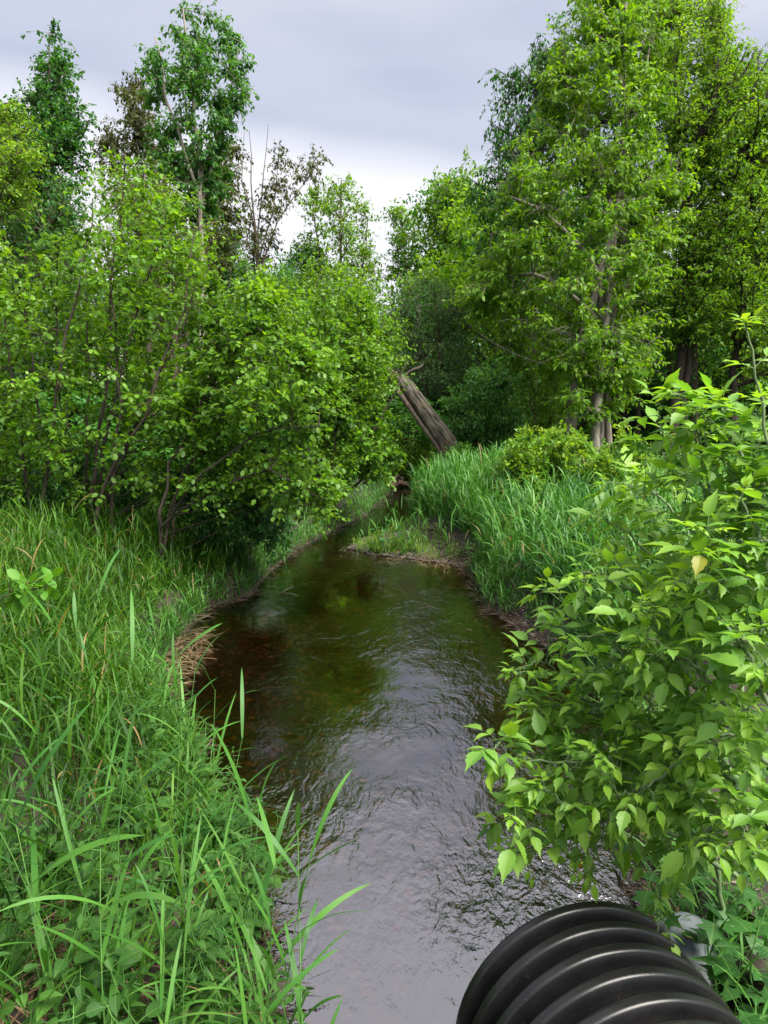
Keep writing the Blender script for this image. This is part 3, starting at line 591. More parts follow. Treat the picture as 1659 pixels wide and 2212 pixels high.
trunk_only('grey upright trunk showing behind the leaning broken trunk', [(896,960),(897,850),(898,760),(900,640)], 30, .26, M['bark_grey'], 55)
trunk_only('thin brown upright trunk just right of the leaning broken trunk', [(944,930),(947,840),(950,760),(952,640)], 28, .10, M['bark_brown'], 56)
trunk_only('slim pale trunk among the shady shrubs left of the ash', [(1160,960),(1152,830),(1140,720),(1125,600)], 25, .09, M['bark_grey'], 57)

# wood in the distance: one of each kind, then copies
def wood_template(h, rad, lobes, seed, mat):
    rng = np.random.default_rng(seed); tm, lm = MB(), MB()
    p = np.stack([np.cumsum(rng.normal(0, .06, 12)), np.cumsum(rng.normal(0, .06, 12)), np.linspace(-.3, h*.92, 12)], -1)
    tm.tubes(p[None], np.linspace(.02*h, .03, 12)[None], 7)
    zz = h*(.14+.86*rng.uniform(0, 1, lobes)**.8); pr = rad*np.sin(np.pi*np.clip((zz/h)*.86+.1, 0, 1))**.8*np.sqrt(rng.uniform(.1, 1, lobes)); a = rng.uniform(0, 6.28, lobes)
    C = np.stack([pr*np.cos(a), pr*np.sin(a), zz], -1)
    br = np.stack([np.array([[0,0,max(.3, c[2]-.35*np.hypot(c[0],c[1])-.2)], [c[0]*.5, c[1]*.5, c[2]-.15], c]) for c in C])
    tm.tubes(br, .035*np.linspace(1, .3, 3)[None]*np.ones((lobes,1)), 4)
    n = lobes*70; ci = rng.integers(0, lobes, n); P = C[ci]+unit(rng.normal(0, 1, (n,3)))*(h*.085*rng.uniform(.2, 1, n)**.5)[:,None]*np.array([1.1,1.1,.75])
    lm.leaves(P, rng.normal(0, 1, (n,3))+np.array([0,0,-.35]), rng.normal(0, .45, (n,3))+np.array([0,0,1]), .17*rng.uniform(.6, 1.2, n), LEAF_OVAL)
    return tm, lm
GRP = 'trees of the wood behind'
protos = []
for i, (h, rad, lb, mt) in enumerate([(9, 2.4, 110, 'far'), (11, 2.8, 130, 'dark'), (7, 2.6, 110, 'mid'), (3.2, 1.9, 80, 'far')]):
    tm, lm = wood_template(h, rad, lb, 70+i, M[mt])
    protos.append((tm, lm, h, mt))
rng = np.random.default_rng(99)
first = {}
def put_wood(px, d, topy, kind):
    tm, lm, h, mt = protos[kind]
    b = at(px, 900, d); gz = float(height(b[0], b[1]))
    hh = at(px, topy, d)[2]-gz; s = hh/h
    lab = ['leafy green tree in the wood behind the stream', 'dark tall tree in the wood behind the stream', 'light green tree in the wood behind the stream', 'low dense thicket bush on the floor of the wood behind'][kind]
    sc = (max(s, .75)*rng.uniform(.9, 1.15), max(s, .75), s); sc = (sc[0], sc[0], s)
    if kind not in first:
        r = empty(['wood_tree','wood_tree','wood_tree','thicket_bush'][kind], (b[0], b[1], gz-.1), lab, 'bush' if kind == 3 else 'tree', GRP if kind < 3 else 'thicket bushes on the wood floor')
        tm.build('trunk', M['bark_dark'], r, smooth=True); lm.build('crown', M[mt], r); r.scale = sc; first[kind] = r
    else: dup(first[kind], (b[0], b[1], gz-.1), rng.uniform(0, 6.28), sc)
for px in range(-260, 620, 62): put_wood(px+rng.uniform(-15, 15), rng.uniform(30, 40), rng.uniform(560, 650), int(rng.integers(0, 3)))
for px in range(540, 960, 44): put_wood(px+rng.uniform(-12, 12), rng.uniform(38, 52), rng.uniform(640, 720), int(rng.integers(0, 3)))
for px in range(960, 1950, 58): put_wood(px+rng.uniform(-15, 15), rng.uniform(31, 46), rng.uniform(420, 620), int(rng.integers(0, 3)))
for px in range(1000, 1950, 85): put_wood(px+rng.uniform(-15, 15), rng.uniform(48, 60), rng.uniform(500, 700), int(rng.integers(0, 3)))
for px in range(-200, 1900, 46):
    d = rng.uniform(24, 34) if px > 960 else rng.uniform(22, 30)
    put_wood(px+rng.uniform(-15, 15), d, rng.uniform(800, 880), 3)
for px in range(-150, 640, 60): put_wood(px, rng.uniform(14.5, 18), rng.uniform(820, 920), 3)
for px in range(960, 1800, 70): put_wood(px, rng.uniform(36, 48), rng.uniform(720, 800), 3)

# ------------------------------------------------------------------ leaning broken trunk
def snag():
    rng = np.random.default_rng(5); d = 20.5
    b0 = at(992,1015,d); b0[2] = float(height(b0[0], b0[1]))-.2
    p = resample(np.array([b0, at(968,960,d), at(925,900,d), at(880,835,d), at(842,800,d)]), 26)
    base = p[0].copy(); root = empty('broken_trunk', base, 'thick broken tree trunk leaning left over the stream, split and hollow', 'tree trunk')
    tan = unit(np.gradient(p, axis=0)); a = unit(np.cross(tan, np.array([0,1.,0]))); b = np.cross(a, tan)   # a: to the upper right, b: towards/away
    if a[5,0] < 0: a = -a
    if b[5,1] > 0: b = -b                                            # b faces the camera
    n = 40; rad = np.linspace(.29, .20, 26)
    # bark shell open towards the lower left and camera: angle measured from a towards b
    sh = MB(); V = []
    for i in range(26):
        gap = 0 if i < 5 else min(1.0, (i-4)/6)*1.15
        th = np.linspace(math.pi*.86+gap*.35, math.pi*.86-gap*.55+ -2*math.pi*1.0 + gap*.35*0, n) if gap == 0 else np.linspace(math.pi*.80+gap*.38, math.pi*.80-gap*.38-2*math.pi+gap*.76*1.0, n)
        rr = rad[i]*(1+.06*np.sin(th*5+i*.2)+rng.normal(0, .025, n))
        V.append(p[i]+a[i]*(np.cos(th)*rr)[:,None]+b[i]*(np.sin(th)*rr)[:,None])
    V = np.array(V); jag = rng.uniform(-.35, .25, n); jag = jag + .35*np.cos(np.linspace(0, 6.28, n))
    V[-1] += tan[-1]*jag[:,None]; V[-2] += tan[-1]*(jag*.4)[:,None]
    inner = p[:,None]+(V-p[:,None])*.80
    k = V.shape[0]; ia = np.arange(k*n).reshape(k, n)
    q = np.stack([ia[:-1,:-1], ia[:-1,1:], ia[1:,1:], ia[1:,:-1]], -1).reshape(-1, 4)
    sh.add(V.reshape(-1,3)-base, q=q)
    inn = MB(); inn.add(inner.reshape(-1,3)-base, q=q[:, ::-1])
    # lips joining bark and hollow at the split edges and the broken top
    for e_ in (0, n-1):
        vv = np.stack([V[:,e_], inner[:,e_]], 1).reshape(-1,3); kk = np.arange(k)*2
        inn.add(vv-base, q=np.stack([kk[:-1], kk[:-1]+1, kk[1:]+1, kk[1:]], -1))
    vv = np.stack([V[-1], inner[-1]], 1).reshape(-1,3); kk = np.arange(n)*2
    inn.add(vv-base, q=np.stack([kk[:-1], kk[:-1]+1, kk[1:]+1, kk[1:]], -1))
    m, t, o = new_mat('lichen_furrowed_bark'); K = t.links.new
    ge = N(t, 'ShaderNodeTexCoord'); mp_ = N(t, 'ShaderNodeMapping'); mp_.inputs['Rotation'].default_value = (0, .607, 0); mp_.vector_type = 'POINT'; K(ge.outputs['Object'], mp_.inputs[0])
    m2 = N(t, 'ShaderNodeMapping'); m2.inputs['Scale'].default_value = (1,1,.1); K(mp_.outputs[0], m2.inputs[0])
    n_ = N(t, 'ShaderNodeTexNoise'); n_.inputs['Scale'].default_value = 19; n_.inputs['Detail'].default_value = 6; K(m2.outputs[0], n_.inputs['Vector'])
    r = ramp(t, [(.36,(.03,.026,.02)),(.5,(.12,.105,.082)),(.66,(.27,.24,.19))]); K(n_.outputs[0], r.inputs[0])
    n3 = N(t, 'ShaderNodeTexNoise'); n3.inputs['Scale'].default_value = 1.6; n3.inputs['Detail'].default_value = 5; K(ge.outputs['Object'], n3.inputs['Vector'])
    mr = N(t, 'ShaderNodeMapRange'); K(n3.outputs[0], mr.inputs[0]); mr.inputs[1].default_value = .5; mr.inputs[2].default_value = .66; mr.inputs[4].default_value = .5
    mx = N(t, 'ShaderNodeMix', data_type='RGBA'); K(mr.outputs[0], mx.inputs[0]); K(r.outputs[0], mx.inputs[6]); mx.inputs[7].default_value = (.2,.135,.05,1)
    pr = N(t, 'ShaderNodeBsdfPrincipled'); pr.inputs['Roughness'].default_value = .9; K(mx.outputs[2], pr.inputs['Base Color'])
    bp = N(t, 'ShaderNodeBump'); bp.inputs['Distance'].default_value = .06; bp.inputs['Strength'].default_value = .9; K(n_.outputs[0], bp.inputs['Height']); K(bp.outputs[0], pr.inputs['Normal']); K(pr.outputs[0], o.inputs[0])
    sh.build('bark_shell', m, root, smooth=True); inn.build('hollow', bark_mat('rotten_heartwood', (.015,.011,.008), (.06,.04,.025)), root, smooth=True)
    # a pale split slab along the lower left side
    sl = MB(); sp = p[5:23]+(-a[5:23])*.30+b[5:23]*.12
    for w_ in (0, .03):
        pass
    sl.tubes(sp[None]-base, (np.linspace(.05, .085, 18)*(1+rng.normal(0, .1, 18)))[None], 7)
    sl.build('split_slab', bark_mat('split_wood', (.07,.055,.042), (.22,.18,.14), scale=20), root, smooth=True)
    # stub branch
    st = MB(); s0 = at(868,822,d); stp = resample(np.array([s0, at(880,808,d-.1), at(893,799,d-.15), at(905,795,d-.1), at(914,788,d)]), 12)
    st.tubes(stp[None]-base, np.linspace(.075, .03, 12)[None], 7); st.build('stub_branch', M['bark_brown'], root, smooth=True)
snag()

# ------------------------------------------------------------------ driftwood, sticks, floating leaf
def stick(name, label, cat, pts, r0, r1, mat, seed, sides=8, knots=True):
    rng = np.random.default_rng(seed); p = resample(np.array(pts), 18); base = p[0].copy()
    p[1:-1] += rng.normal(0, r0*.25, (16, 3)); b = MB(); rr = np.linspace(r0, r1, 18)*(1+rng.normal(0, .1, 18)); rr[0] *= .5; rr[-1] *= .4
    b.tubes((p-base)[None], rr[None], sides)
    if knots:
        s = p[10]; e_ = s+np.array([r0*2, -r0*3, r0*4]); b.tubes(resample(np.array([s, e_]), 5)[None]-base, np.linspace(r0*.45, r0*.1, 5)[None], 5)
    o = b.build(name, mat, smooth=True); o.location = base; tag(o, label, cat); return o
M['drift'] = bark_mat('red_brown_driftwood', (.03,.02,.014), (.12,.085,.06), scale=12)
stick('drift_log', 'red-brown drift log lying at the far bend of the stream', 'log', [onz(838,1050,.12), onz(862,1042,.16), onz(884,1049,.06)], .10, .06, M['drift'], 61)
stick('drift_log', 'shorter weathered stick leaning above the drift log', 'log', [onz(846,1040,.2), onz(858,1028,.3), onz(872,1036,.22)], .05, .03, M['bark_brown'], 62)
stick('twig', 'thin pale twig sticking out of the water at the left bank', 'twig', [onz(604,1284,-.02), onz(618,1274,.06), onz(634,1266,.12)], .007, .004, M['bark_pale'], 63, 5, False)
stick('twig', 'thin brown twig lying half sunk near the left bank', 'twig', [onz(606,1280,.01), onz(628,1282,.02), onz(645,1288,-.01)], .006, .003, M['bark_brown'], 64, 5, False)
def fallen(name, label, p, rz, size, col, tpl=LEAF_BOX):
    b = MB(); b.leaves(np.zeros((1,3)), np.array([[1.,0,0]]), np.array([[0,0,1.]]), [size], tpl)
    o = b.build(name, leaf_mat(name+'_mat', [col, col], .2)); o.location = p; o.rotation_euler = (0, 0, rz); tag(o, label, 'leaf')
p_ = onz(1247,1864,.012); fallen('fallen_leaf', 'small yellow leaf floating on the rippled water', p_, .4, .07, (.5,.28,.03))
p_ = onz(1500,2028,.36); fallen('fallen_leaf', 'pale yellow dead leaf lying on the stones beside the black pipe', p_, 2.1, .09, (.42,.36,.1))

# ------------------------------------------------------------------ corrugated pipe
def pipe():
    far = np.array([.68, 2.27]); ax = unit(np.array([-.225, 1.0])); R = .45; zc = .80-R; back = 3.2; pitch = .100
    root = empty('culvert_pipe', (far[0], far[1], zc), 'large black corrugated plastic culvert pipe at the bottom right', 'pipe')
    n = 96; th = np.arange(n)*2*math.pi/n
    prof = []
    ns_ = int(back/pitch*16)
    for i in range(ns_+1):
        s = i/16*pitch; ph = (i % 16)/16
        c = .5+.5*math.cos(2*math.pi*(ph-.30)); c = sm(np.array(c*1.35-.08)).item()
        ridge = .012*math.exp(-((ph-.30)/.05)**2)*0
        groove = -.004 if 9 <= (i % 16) <= 9 else 0
        prof.append((s, R-.072*(1-c)+groove))
    prof = [(0.0, R-.105), (0.0, R-.074)] + prof
    # outer wall
    ow = MB(); V = []
    for s, r in prof:
        cx, cy = -ax*s; perp = np.array([ax[1], -ax[0]])
        V.append(np.stack([cx+perp[0]*r*np.cos(th), cy+perp[1]*r*np.cos(th), r*np.sin(th)], -1))
    V = np.array(V); k = len(prof); ia = np.arange(k*n).reshape(k, n)
    ow.add(V.reshape(-1,3), q=np.stack([ia[:-1], ia[1:], np.roll(ia[1:],-1,1), np.roll(ia[:-1],-1,1)], -1).reshape(-1,4))
    inn = MB(); V = []
    for s in np.linspace(0, back, 30):
        cx, cy = -ax*s; r = R-.105; V.append(np.stack([cx+perp[0]*r*np.cos(th), cy+perp[1]*r*np.cos(th), r*np.sin(th)], -1))
    V = np.array(V); ia = np.arange(30*n).reshape(30, n)
    inn.add(V.reshape(-1,3), q=np.stack([ia[:-1], np.roll(ia[:-1],-1,1), np.roll(ia[1:],-1,1), ia[1:]], -1).reshape(-1,4))
    m, t, o = new_mat('black_plastic'); K = t.links.new
    ge = N(t, 'ShaderNodeTexCoord'); n_ = N(t, 'ShaderNodeTexNoise'); n_.inputs['Scale'].default_value = 7; n_.inputs['Detail'].default_value = 8; n_.inputs['Roughness'].default_value = .7; K(ge.outputs['Object'], n_.inputs['Vector'])
    p = N(t, 'ShaderNodeBsdfPrincipled'); p.inputs['Specular IOR Level'].default_value = .45; r = ramp(t, [(.35,(.004,.004,.0045)),(.6,(.006,.006,.0065)),(.8,(.011,.011,.011))]); K(n_.outputs[0], r.inputs[0]); K(r.outputs[0], p.inputs['Base Color'])
    dn = N(t, 'ShaderNodeTexNoise'); dn.inputs['Scale'].default_value = 3.2; dn.inputs['Detail'].default_value = 9; dn.inputs['Roughness'].default_value = .75; K(ge.outputs['Object'], dn.inputs['Vector'])
    dm = N(t, 'ShaderNodeMapRange'); K(dn.outputs[0], dm.inputs[0]); dm.inputs[1].default_value = .52; dm.inputs[2].default_value = .75; dm.inputs[4].default_value = .15
    sp_ = N(t, 'ShaderNodeTexNoise'); sp_.inputs['Scale'].default_value = 70; sp_.inputs['Detail'].default_value = 4; K(ge.outputs['Object'], sp_.inputs['Vector'])
    sm2 = N(t, 'ShaderNodeMapRange'); K(sp_.outputs[0], sm2.inputs[0]); sm2.inputs[1].default_value = .64; sm2.inputs[2].default_value = .74; sm2.inputs[4].default_value = .5
    mxa = N(t, 'ShaderNodeMath', operation='MAXIMUM'); K(dm.outputs[0], mxa.inputs[0]); K(sm2.outputs[0], mxa.inputs[1])
    dmx = N(t, 'ShaderNodeMix', data_type='RGBA'); K(mxa.outputs[0], dmx.inputs[0]); K(r.outputs[0], dmx.inputs[6]); dmx.inputs[7].default_value = (.03,.027,.024,1); K(dmx.outputs[2], p.inputs['Base Color'])
    rr = N(t, 'ShaderNodeMapRange'); K(n_.outputs[0], rr.inputs[0]); rr.inputs[3].default_value = .26; rr.inputs[4].default_value = .44; K(rr.outputs[0], p.inputs['Roughness'])
    n2 = N(t, 'ShaderNodeTexNoise'); n2.inputs['Scale'].default_value = 160; K(ge.outputs['Object'], n2.inputs['Vector'])
    bp = N(t, 'ShaderNodeBump'); bp.inputs['Strength'].default_value = .12; bp.inputs['Distance'].default_value = .002; K(n2.outputs[0], bp.inputs['Height']); K(bp.outputs[0], p.inputs['Normal'])
    K(p.outputs[0], o.inputs[0])
    ow.build('corrugated_wall', m, root, smooth=True); inn.build('inner_liner', m, root, smooth=True)
pipe()

# stones beside the pipe
def rock(name, label, p, size, col, seed, squash=.6, rz=0.0):
    import bmesh
    rng = np.random.default_rng(seed); bm = bmesh.new(); bmesh.ops.create_icosphere(bm, subdivisions=4, radius=1)
    pl = [(unit(rng.normal(0,1,3)), rng.uniform(.62,.9)) for _ in range(9)]
    for v in bm.verts:
        c = np.array(v.co)
        for nn, dd in pl:
            e_ = c@nn-dd
            if e_ > 0: c = c-nn*e_*.92
        c = c*(1+.05*math.sin(c[0]*7+seed)*math.sin(c[1]*6)*math.sin(c[2]*8)); v.co = (c[0]*size[0], c[1]*size[1], c[2]*size[2])
    me = bpy.data.meshes.new(name); bm.to_mesh(me); bm.free()
    for f in me.polygons: f.use_smooth = True
    me.materials.append(bark_mat(name+'_stone', tuple(.55*c for c in col), col, scale=9, stretch=1, bump=.35, rough=.8))
    o = bpy.data.objects.new(name, me); COL.objects.link(o); o.location = p; o.rotation_euler = (0, 0, rz); tag(o, label, 'rock', None); return o
def gpos(px, py, z): return onz(px, py, z)
rock('rock', 'big pale blue-grey boulder just right of the black pipe', gpos(1465,2062,.22), (.2,.17,.16), (.17,.195,.21), 1, rz=.4)
rock('rock', 'grey rounded rock half hidden by lobed leaves beside the pipe', gpos(1500,2115,.22), (.11,.10,.09), (.17,.19,.2), 2, rz=1)
rock('rock', 'small pinkish stone wedged against the pipe', gpos(1472,2090,.28), (.04,.03,.03), (.25,.2,.17), 3)
rock('rock', 'small blue-grey stone below the dead yellow leaf', gpos(1512,2150,.24), (.06,.05,.05), (.2,.23,.25), 4, rz=.7)
# pebbles: nobody could count them
def pebbles(name, label, n, place, size, mat, seed):
    rng = np.random.default_rng(seed); P = place(rng, n); n = len(P)
    ph = np.array([(0,0,1),(1,0,0),(0,1,0),(-1,0,0),(0,-1,0),(.7,.7,.5),(-.7,.7,.5),(-.7,-.7,.5),(.7,-.7,.5)],float)*np.array([1,1,.7])
    t = np.array([(0,1,5),(0,5,2),(0,2,6),(0,6,3),(0,3,7),(0,7,4),(0,4,8),(0,8,1)])
    b = MB(); s = size*np.minimum(rng.lognormal(0, .45, n), 2.2); a = rng.uniform(0, 6.28, n); asp = rng.uniform(.55, 1, n)
    x = ph[None,:,0]*s[:,None]; y = ph[None,:,1]*(s*asp)[:,None]; ca, sa = np.cos(a)[:,None], np.sin(a)[:,None]
    v = np.stack([x*ca-y*sa, x*sa+y*ca, ph[None,:,2]*(s*.75)[:,None]], -1)+P[:,None]
    tt = (t[None]+(np.arange(n)*9)[:,None,None]).reshape(-1,3); b.add(v, t=tt)
    tag(b.build(name, mat, smooth=True), label, kind='stuff')
def stone_mat(name, cols):
    m, t, o = new_mat(name); K = t.links.new; g_ = N(t, 'ShaderNodeNewGeometry'); r = ramp(t, [(i/(len(cols)-1), c) for i, c in enumerate(cols)]); K(g_.outputs['Random Per Island'], r.inputs[0])
    p = N(t, 'ShaderNodeBsdfPrincipled'); p.inputs['Roughness'].default_value = .6; K(r.outputs[0], p.inputs['Base Color']); K(p.outputs[0], o.inputs[0]); return m
M['pebble'] = stone_mat('wet_pebble', [(.03,.022,.016),(.08,.06,.045),(.14,.10,.075),(.22,.18,.15)])
M['bedstone'] = stone_mat('bed_cobble', [(.04,.018,.006),(.08,.036,.011),(.14,.065,.018),(.2,.11,.035)])
def in_poly_place(poly, dz=0.0):
    def f(rng, n):
        P = np.array(poly); lo, hi = P.min(0)-.2, P.max(0)+.2; q = rng.uniform(lo, hi, (n*2, 2)); q = q[sdist(q[:,0], q[:,1], poly) < .12][:n]
        return np.column_stack([q, height(q[:,0], q[:,1])+dz])
    return f
pebbles('gravel', 'brown gravel on the little beach of the right bank', 2600, in_poly_place(GBAR), .014, M['pebble'], 1)
pebbles('gravel', 'muddy gravel of the bar jutting into the stream', 4500, in_poly_place(BAR), .024, stone_mat('mud_pebble', [(.02,.016,.012),(.045,.036,.027),(.09,.072,.055)]), 2)
def side_place(rng, n):
    q = rng.uniform((1.0,1.9), (2.6,3.6), (n,2)); return np.column_stack([q, height(q[:,0], q[:,1])])
pebbles('gravel', 'small stones in the dirt beside the black pipe', 900, side_place, .013, M['pebble'], 3)
def bed_place(rng, n):
    q = rng.uniform((-3,2), (4,13), (n*3,2)); q = q[wd(q[:,0], q[:,1]) < -.05][:n]; return np.column_stack([q, height(q[:,0], q[:,1])])
pebbles('gravel', 'amber cobbles on the stream bed', 9000, bed_place, .018, M['bedstone'], 4)

# ------------------------------------------------------------------ grasses
def blades(mb, P, az, el0, bend, Ln, wid, seg=6, prof=None, twist=None):
    """curved grass blades: base P, azimuth az, start elevation el0, total bend, length, width"""
    n = len(P); u = np.linspace(0, 1, seg+1)
    el = el0[:,None]-bend[:,None]*(u[None]**1.4)
    dx = np.stack([np.cos(el)*np.cos(az)[:,None], np.cos(el)*np.sin(az)[:,None], np.sin(el)], -1)
    st = dx*(Ln/seg)[:,None,None]; pos = np.concatenate([np.zeros((n,1,3)), np.cumsum(st[:,:-1], 1)], 1)+P[:,None]
    side = np.stack([-np.sin(az), np.cos(az), np.zeros(n)], -1)
    if twist is not None:
        upv = np.cross(side[:,None], dx); ang = twist[:,None,None]*u[None,:,None]; sd3 = side[:,None]*np.cos(ang)+upv*np.sin(ang)
    else: sd3 = np.broadcast_to(side[:,None], pos.shape)
    pr = np.sin(np.pi*np.clip(u*.86+.10, 0, 1))**.75 if prof is None else prof; pr = pr.copy(); pr[-1] = .02
    w_ = (wid[:,None]*pr[None]*.5)[...,None]
    v = np.stack([pos-sd3*w_, pos+sd3*w_], 2)
    ia = np.arange(n*(seg+1)*2).reshape(n, seg+1, 2)
    q = np.stack([ia[:,:-1,0], ia[:,:-1,1], ia[:,1:,1], ia[:,1:,0]], -1).reshape(-1,4)
    uv = np.zeros((n, seg+1, 2, 2), np.float32); uv[...,0] = np.array([0,1]); uv[...,1] = u[:,None]
    mb.add(v.reshape(-1,3), q=q, uv=uv.reshape(-1,2))
def stalks(mbl, mst, P, hgt, rng, nb=6, L0=.26, w0=.011, lean=.12, seg=5, stem=.0022, stiff=1.0):
    n = len(P); la = rng.uniform(0, 6.28, n); lm_ = rng.uniform(0, lean*2, n); u = np.linspace(0, 1, 5)
    off = np.stack([np.cos(la), np.sin(la), np.zeros(n)], -1)*(lm_*hgt)[:,None]
    path = P[:,None]+np.array([0,0,1.])*(u[None,:,None]*hgt[:,None,None])+off[:,None]*(u**2)[None,:,None]
    mst.tubes(path, stem*np.linspace(1, .5, 5)[None]*np.ones((n,1)), 3)
    k = np.repeat(np.arange(n), nb); f = np.tile(np.linspace(.22, 1.0, nb), n)+rng.uniform(-.06, .0, n*nb); f = np.clip(f, 0, 1)
    B = P[k]+np.array([0,0,1.])*(f*hgt[k])[:,None]+off[k]*(f**2)[:,None]
    az = la[k]+np.tile(np.arange(nb)*math.pi, n)+rng.normal(0, .7, n*nb)
    el0 = rng.uniform(.75, 1.35, n*nb)+ (f > .9)*.15; bend = rng.uniform(.3, 1.7, n*nb)
    bend = bend*stiff
    blades(mbl, B, az, el0, bend, L0*rng.uniform(.6, 1.25, n*nb)*(hgt[k]/hgt.mean())**.5, w0*rng.uniform(.6, 1.2, n*nb), seg, twist=rng.normal(0, .5, n*nb))
def meadow(name, label, cand, hfun, mats, seed, nb=6, L0=.26, w0=.011, lean=.12, seg=5, basal=0):
    rng = np.random.default_rng(seed); q = cand(rng); z = height(q[:,0], q[:,1]); P = np.column_stack([q, z-.02]); h = hfun(rng, q)
    mbl, mst = MB(), MB(); stalks(mbl, mst, P, h, rng, nb, L0, w0, lean, seg)
    if basal:
        k = rng.integers(0, len(P), basal); B = P[k]+np.column_stack([rng.normal(0, .04, (basal,2)), np.zeros(basal)])
        blades(mbl, B, rng.uniform(0, 6.28, basal), rng.uniform(1.0, 1.5, basal), rng.uniform(.3, 1.6, basal), h[k]*rng.uniform(.45, .95, basal), w0*.75*rng.uniform(.6, 1.2, basal), seg, twist=rng.normal(0, .5, basal))
    mbl.v += mst.v; mbl.q += [a+mbl.n for a in mst.q]; mbl.uvq += mst.uvq; mbl.n += mst.n
    return tag(mbl.build(name, mats), label, kind='stuff')
def left_near(rng):
    q = rng.uniform((-4.2,1.2), (.3,5.2), (3400,2)); d = wd(q[:,0], q[:,1]); return q[(d > .03) & (q[:,0] < .2) & (rng.uniform(0,1,len(d)) < np.interp(q[:,1]+.25*q[:,0], [1.5,2.6,4.0], [.16,.22,.8]))]
def left_far(rng):
    q = rng.uniform((-8,5.0), (0.5,11.8), (9500,2)); d = wd(q[:,0], q[:,1]); return q[(d > .03) & (q[:,0] < .5) & (fbm(q[:,0]*.9, q[:,1]*.9, 3) > .22)]
meadow('grass', 'fresh green grass of the near left bank', left_near, lambda r, q: r.uniform(.3, .8, len(q))*np.clip(.4+wd(q[:,0], q[:,1])/1.1, .4, 1), M['grass'], 201, nb=6, L0=.25, w0=.012, basal=2600, seg=6)
meadow('grass', 'tall green grass in front of the alders on the left bank', left_far, lambda r, q: r.uniform(.3, .72, len(q))*(1-.35*sm((q[:,1]-8.5)/2))*np.clip(.22+wd(q[:,0], q[:,1])/1.3, .22, 1), M['grass'], 202, nb=6, L0=.26, w0=.013, basal=12000, seg=5)
def right_reeds(rng):
    q = rng.uniform((.3,5.2), (6.5,16.5), (10500,2)); d = wd(q[:,0], q[:,1]); bar = np.minimum(sdist(q[:,0], q[:,1], BAR), sdist(q[:,0], q[:,1], GBAR))
    lim = np.interp(q[:,1], [5,9,12,16.5], [4.2,4.6,4.6,4.2])
    return q[(d > .12) & (bar > .16) & (q[:,0] > .0) & (q[:,0] < lim) & (fbm(q[:,0]*1.6, q[:,1]*1.6, 31) > .33)]
meadow('reed_grass', 'dense dark green reed grass on the right bank', right_reeds, lambda r, q: (r.uniform(.45, .95, len(q))+.35*(fbm(q[:,0]*.9, q[:,1]*.9, 41)-.45))*(1-.45*np.exp(-wd(q[:,0], q[:,1])/.35)), M['reed'], 203, nb=7, L0=.33, w0=.02, lean=.13, basal=4500, seg=6)
def far_floor(rng):
    q = rng.uniform((-16,11), (18,34), (12000,2)); d = wd(q[:,0], q[:,1]); return q[(d > .1)]
meadow('grass', 'thin grass on the shady wood floor', far_floor, lambda r, q: r.uniform(.25, .6, len(q)), M['reed'], 204, nb=3, L0=.3, w0=.022, seg=3)
def bar_place(rng):
    q = rng.uniform(np.min(BAR,0)-.3, np.max(BAR,0)+.3, (1500,2)); s = sdist(q[:,0], q[:,1], BAR); return q[(s < .02) & (s > -.75) & (height(q[:,0], q[:,1]) > -.02) & (fbm(q[:,0]*3, q[:,1]*3, 8) > .42)]
meadow('sprouting_grass', 'pale young shoots sprouting on the gravel bar', bar_place, lambda r, q: r.uniform(.05, .17, len(q)), M['sprout'], 205, nb=5, L0=.10, w0=.012, seg=3, basal=900)
def edge_place(rng):
    e_ = np.array(STREAM); i = rng.integers(1, len(e_)-2, 9000); ln = np.linalg.norm(e_[i+1]-e_[i], axis=1); keep = rng.uniform(0, ln.max(), 9000) < ln; i = i[keep]
    q = e_[i]+(e_[i+1]-e_[i])*rng.uniform(0, 1, (len(i),1))+rng.normal(0, .16, (len(i),2)); d = wd(q[:,0], q[:,1]); g_ = sdist(q[:,0], q[:,1], GBAR)
    return q[(d > -.01) & (d < .42) & (g_ > .02) & (sdist(q[:,0], q[:,1], BAR) > .1)]
meadow('bank_grass', 'mixed short grass hanging over both water edges', edge_place, lambda r, q: r.uniform(.08, .30, len(q)), M['reed'], 206, nb=6, L0=.22, w0=.011, lean=.4, seg=5, basal=3500)
def litter_place(rng):
    e_ = np.array(STREAM); i = rng.integers(1, len(e_)-2, 9000); q = e_[i]+(e_[i+1]-e_[i])*rng.uniform(0, 1, (len(i),1))+rng.normal(0, .1, (len(i),2)); d = wd(q[:,0], q[:,1]); return q[(d > -.06) & (d < .14) & (sdist(q[:,0], q[:,1], BAR) > .15)]
rng = np.random.default_rng(208); q = litter_place(rng); k = len(q); b = MB()
blades(b, np.column_stack([q, np.maximum(height(q[:,0], q[:,1]), .0)+rng.uniform(0, .05, k)]), rng.uniform(0, 6.28, k), rng.uniform(-.2, .4, k), rng.uniform(-.2, .7, k), rng.uniform(.06, .3, k), rng.uniform(.004, .012, k), 4, twist=rng.normal(0, 1.5, k))
tag(b.build('bank_debris', leaf_mat('wet_dead_stems', [(.02,.014,.01),(.045,.032,.02),(.09,.065,.04)], .1, tcol=(1,1,1), rough=.6)), 'dark dead stems and roots along the water line', kind='stuff')
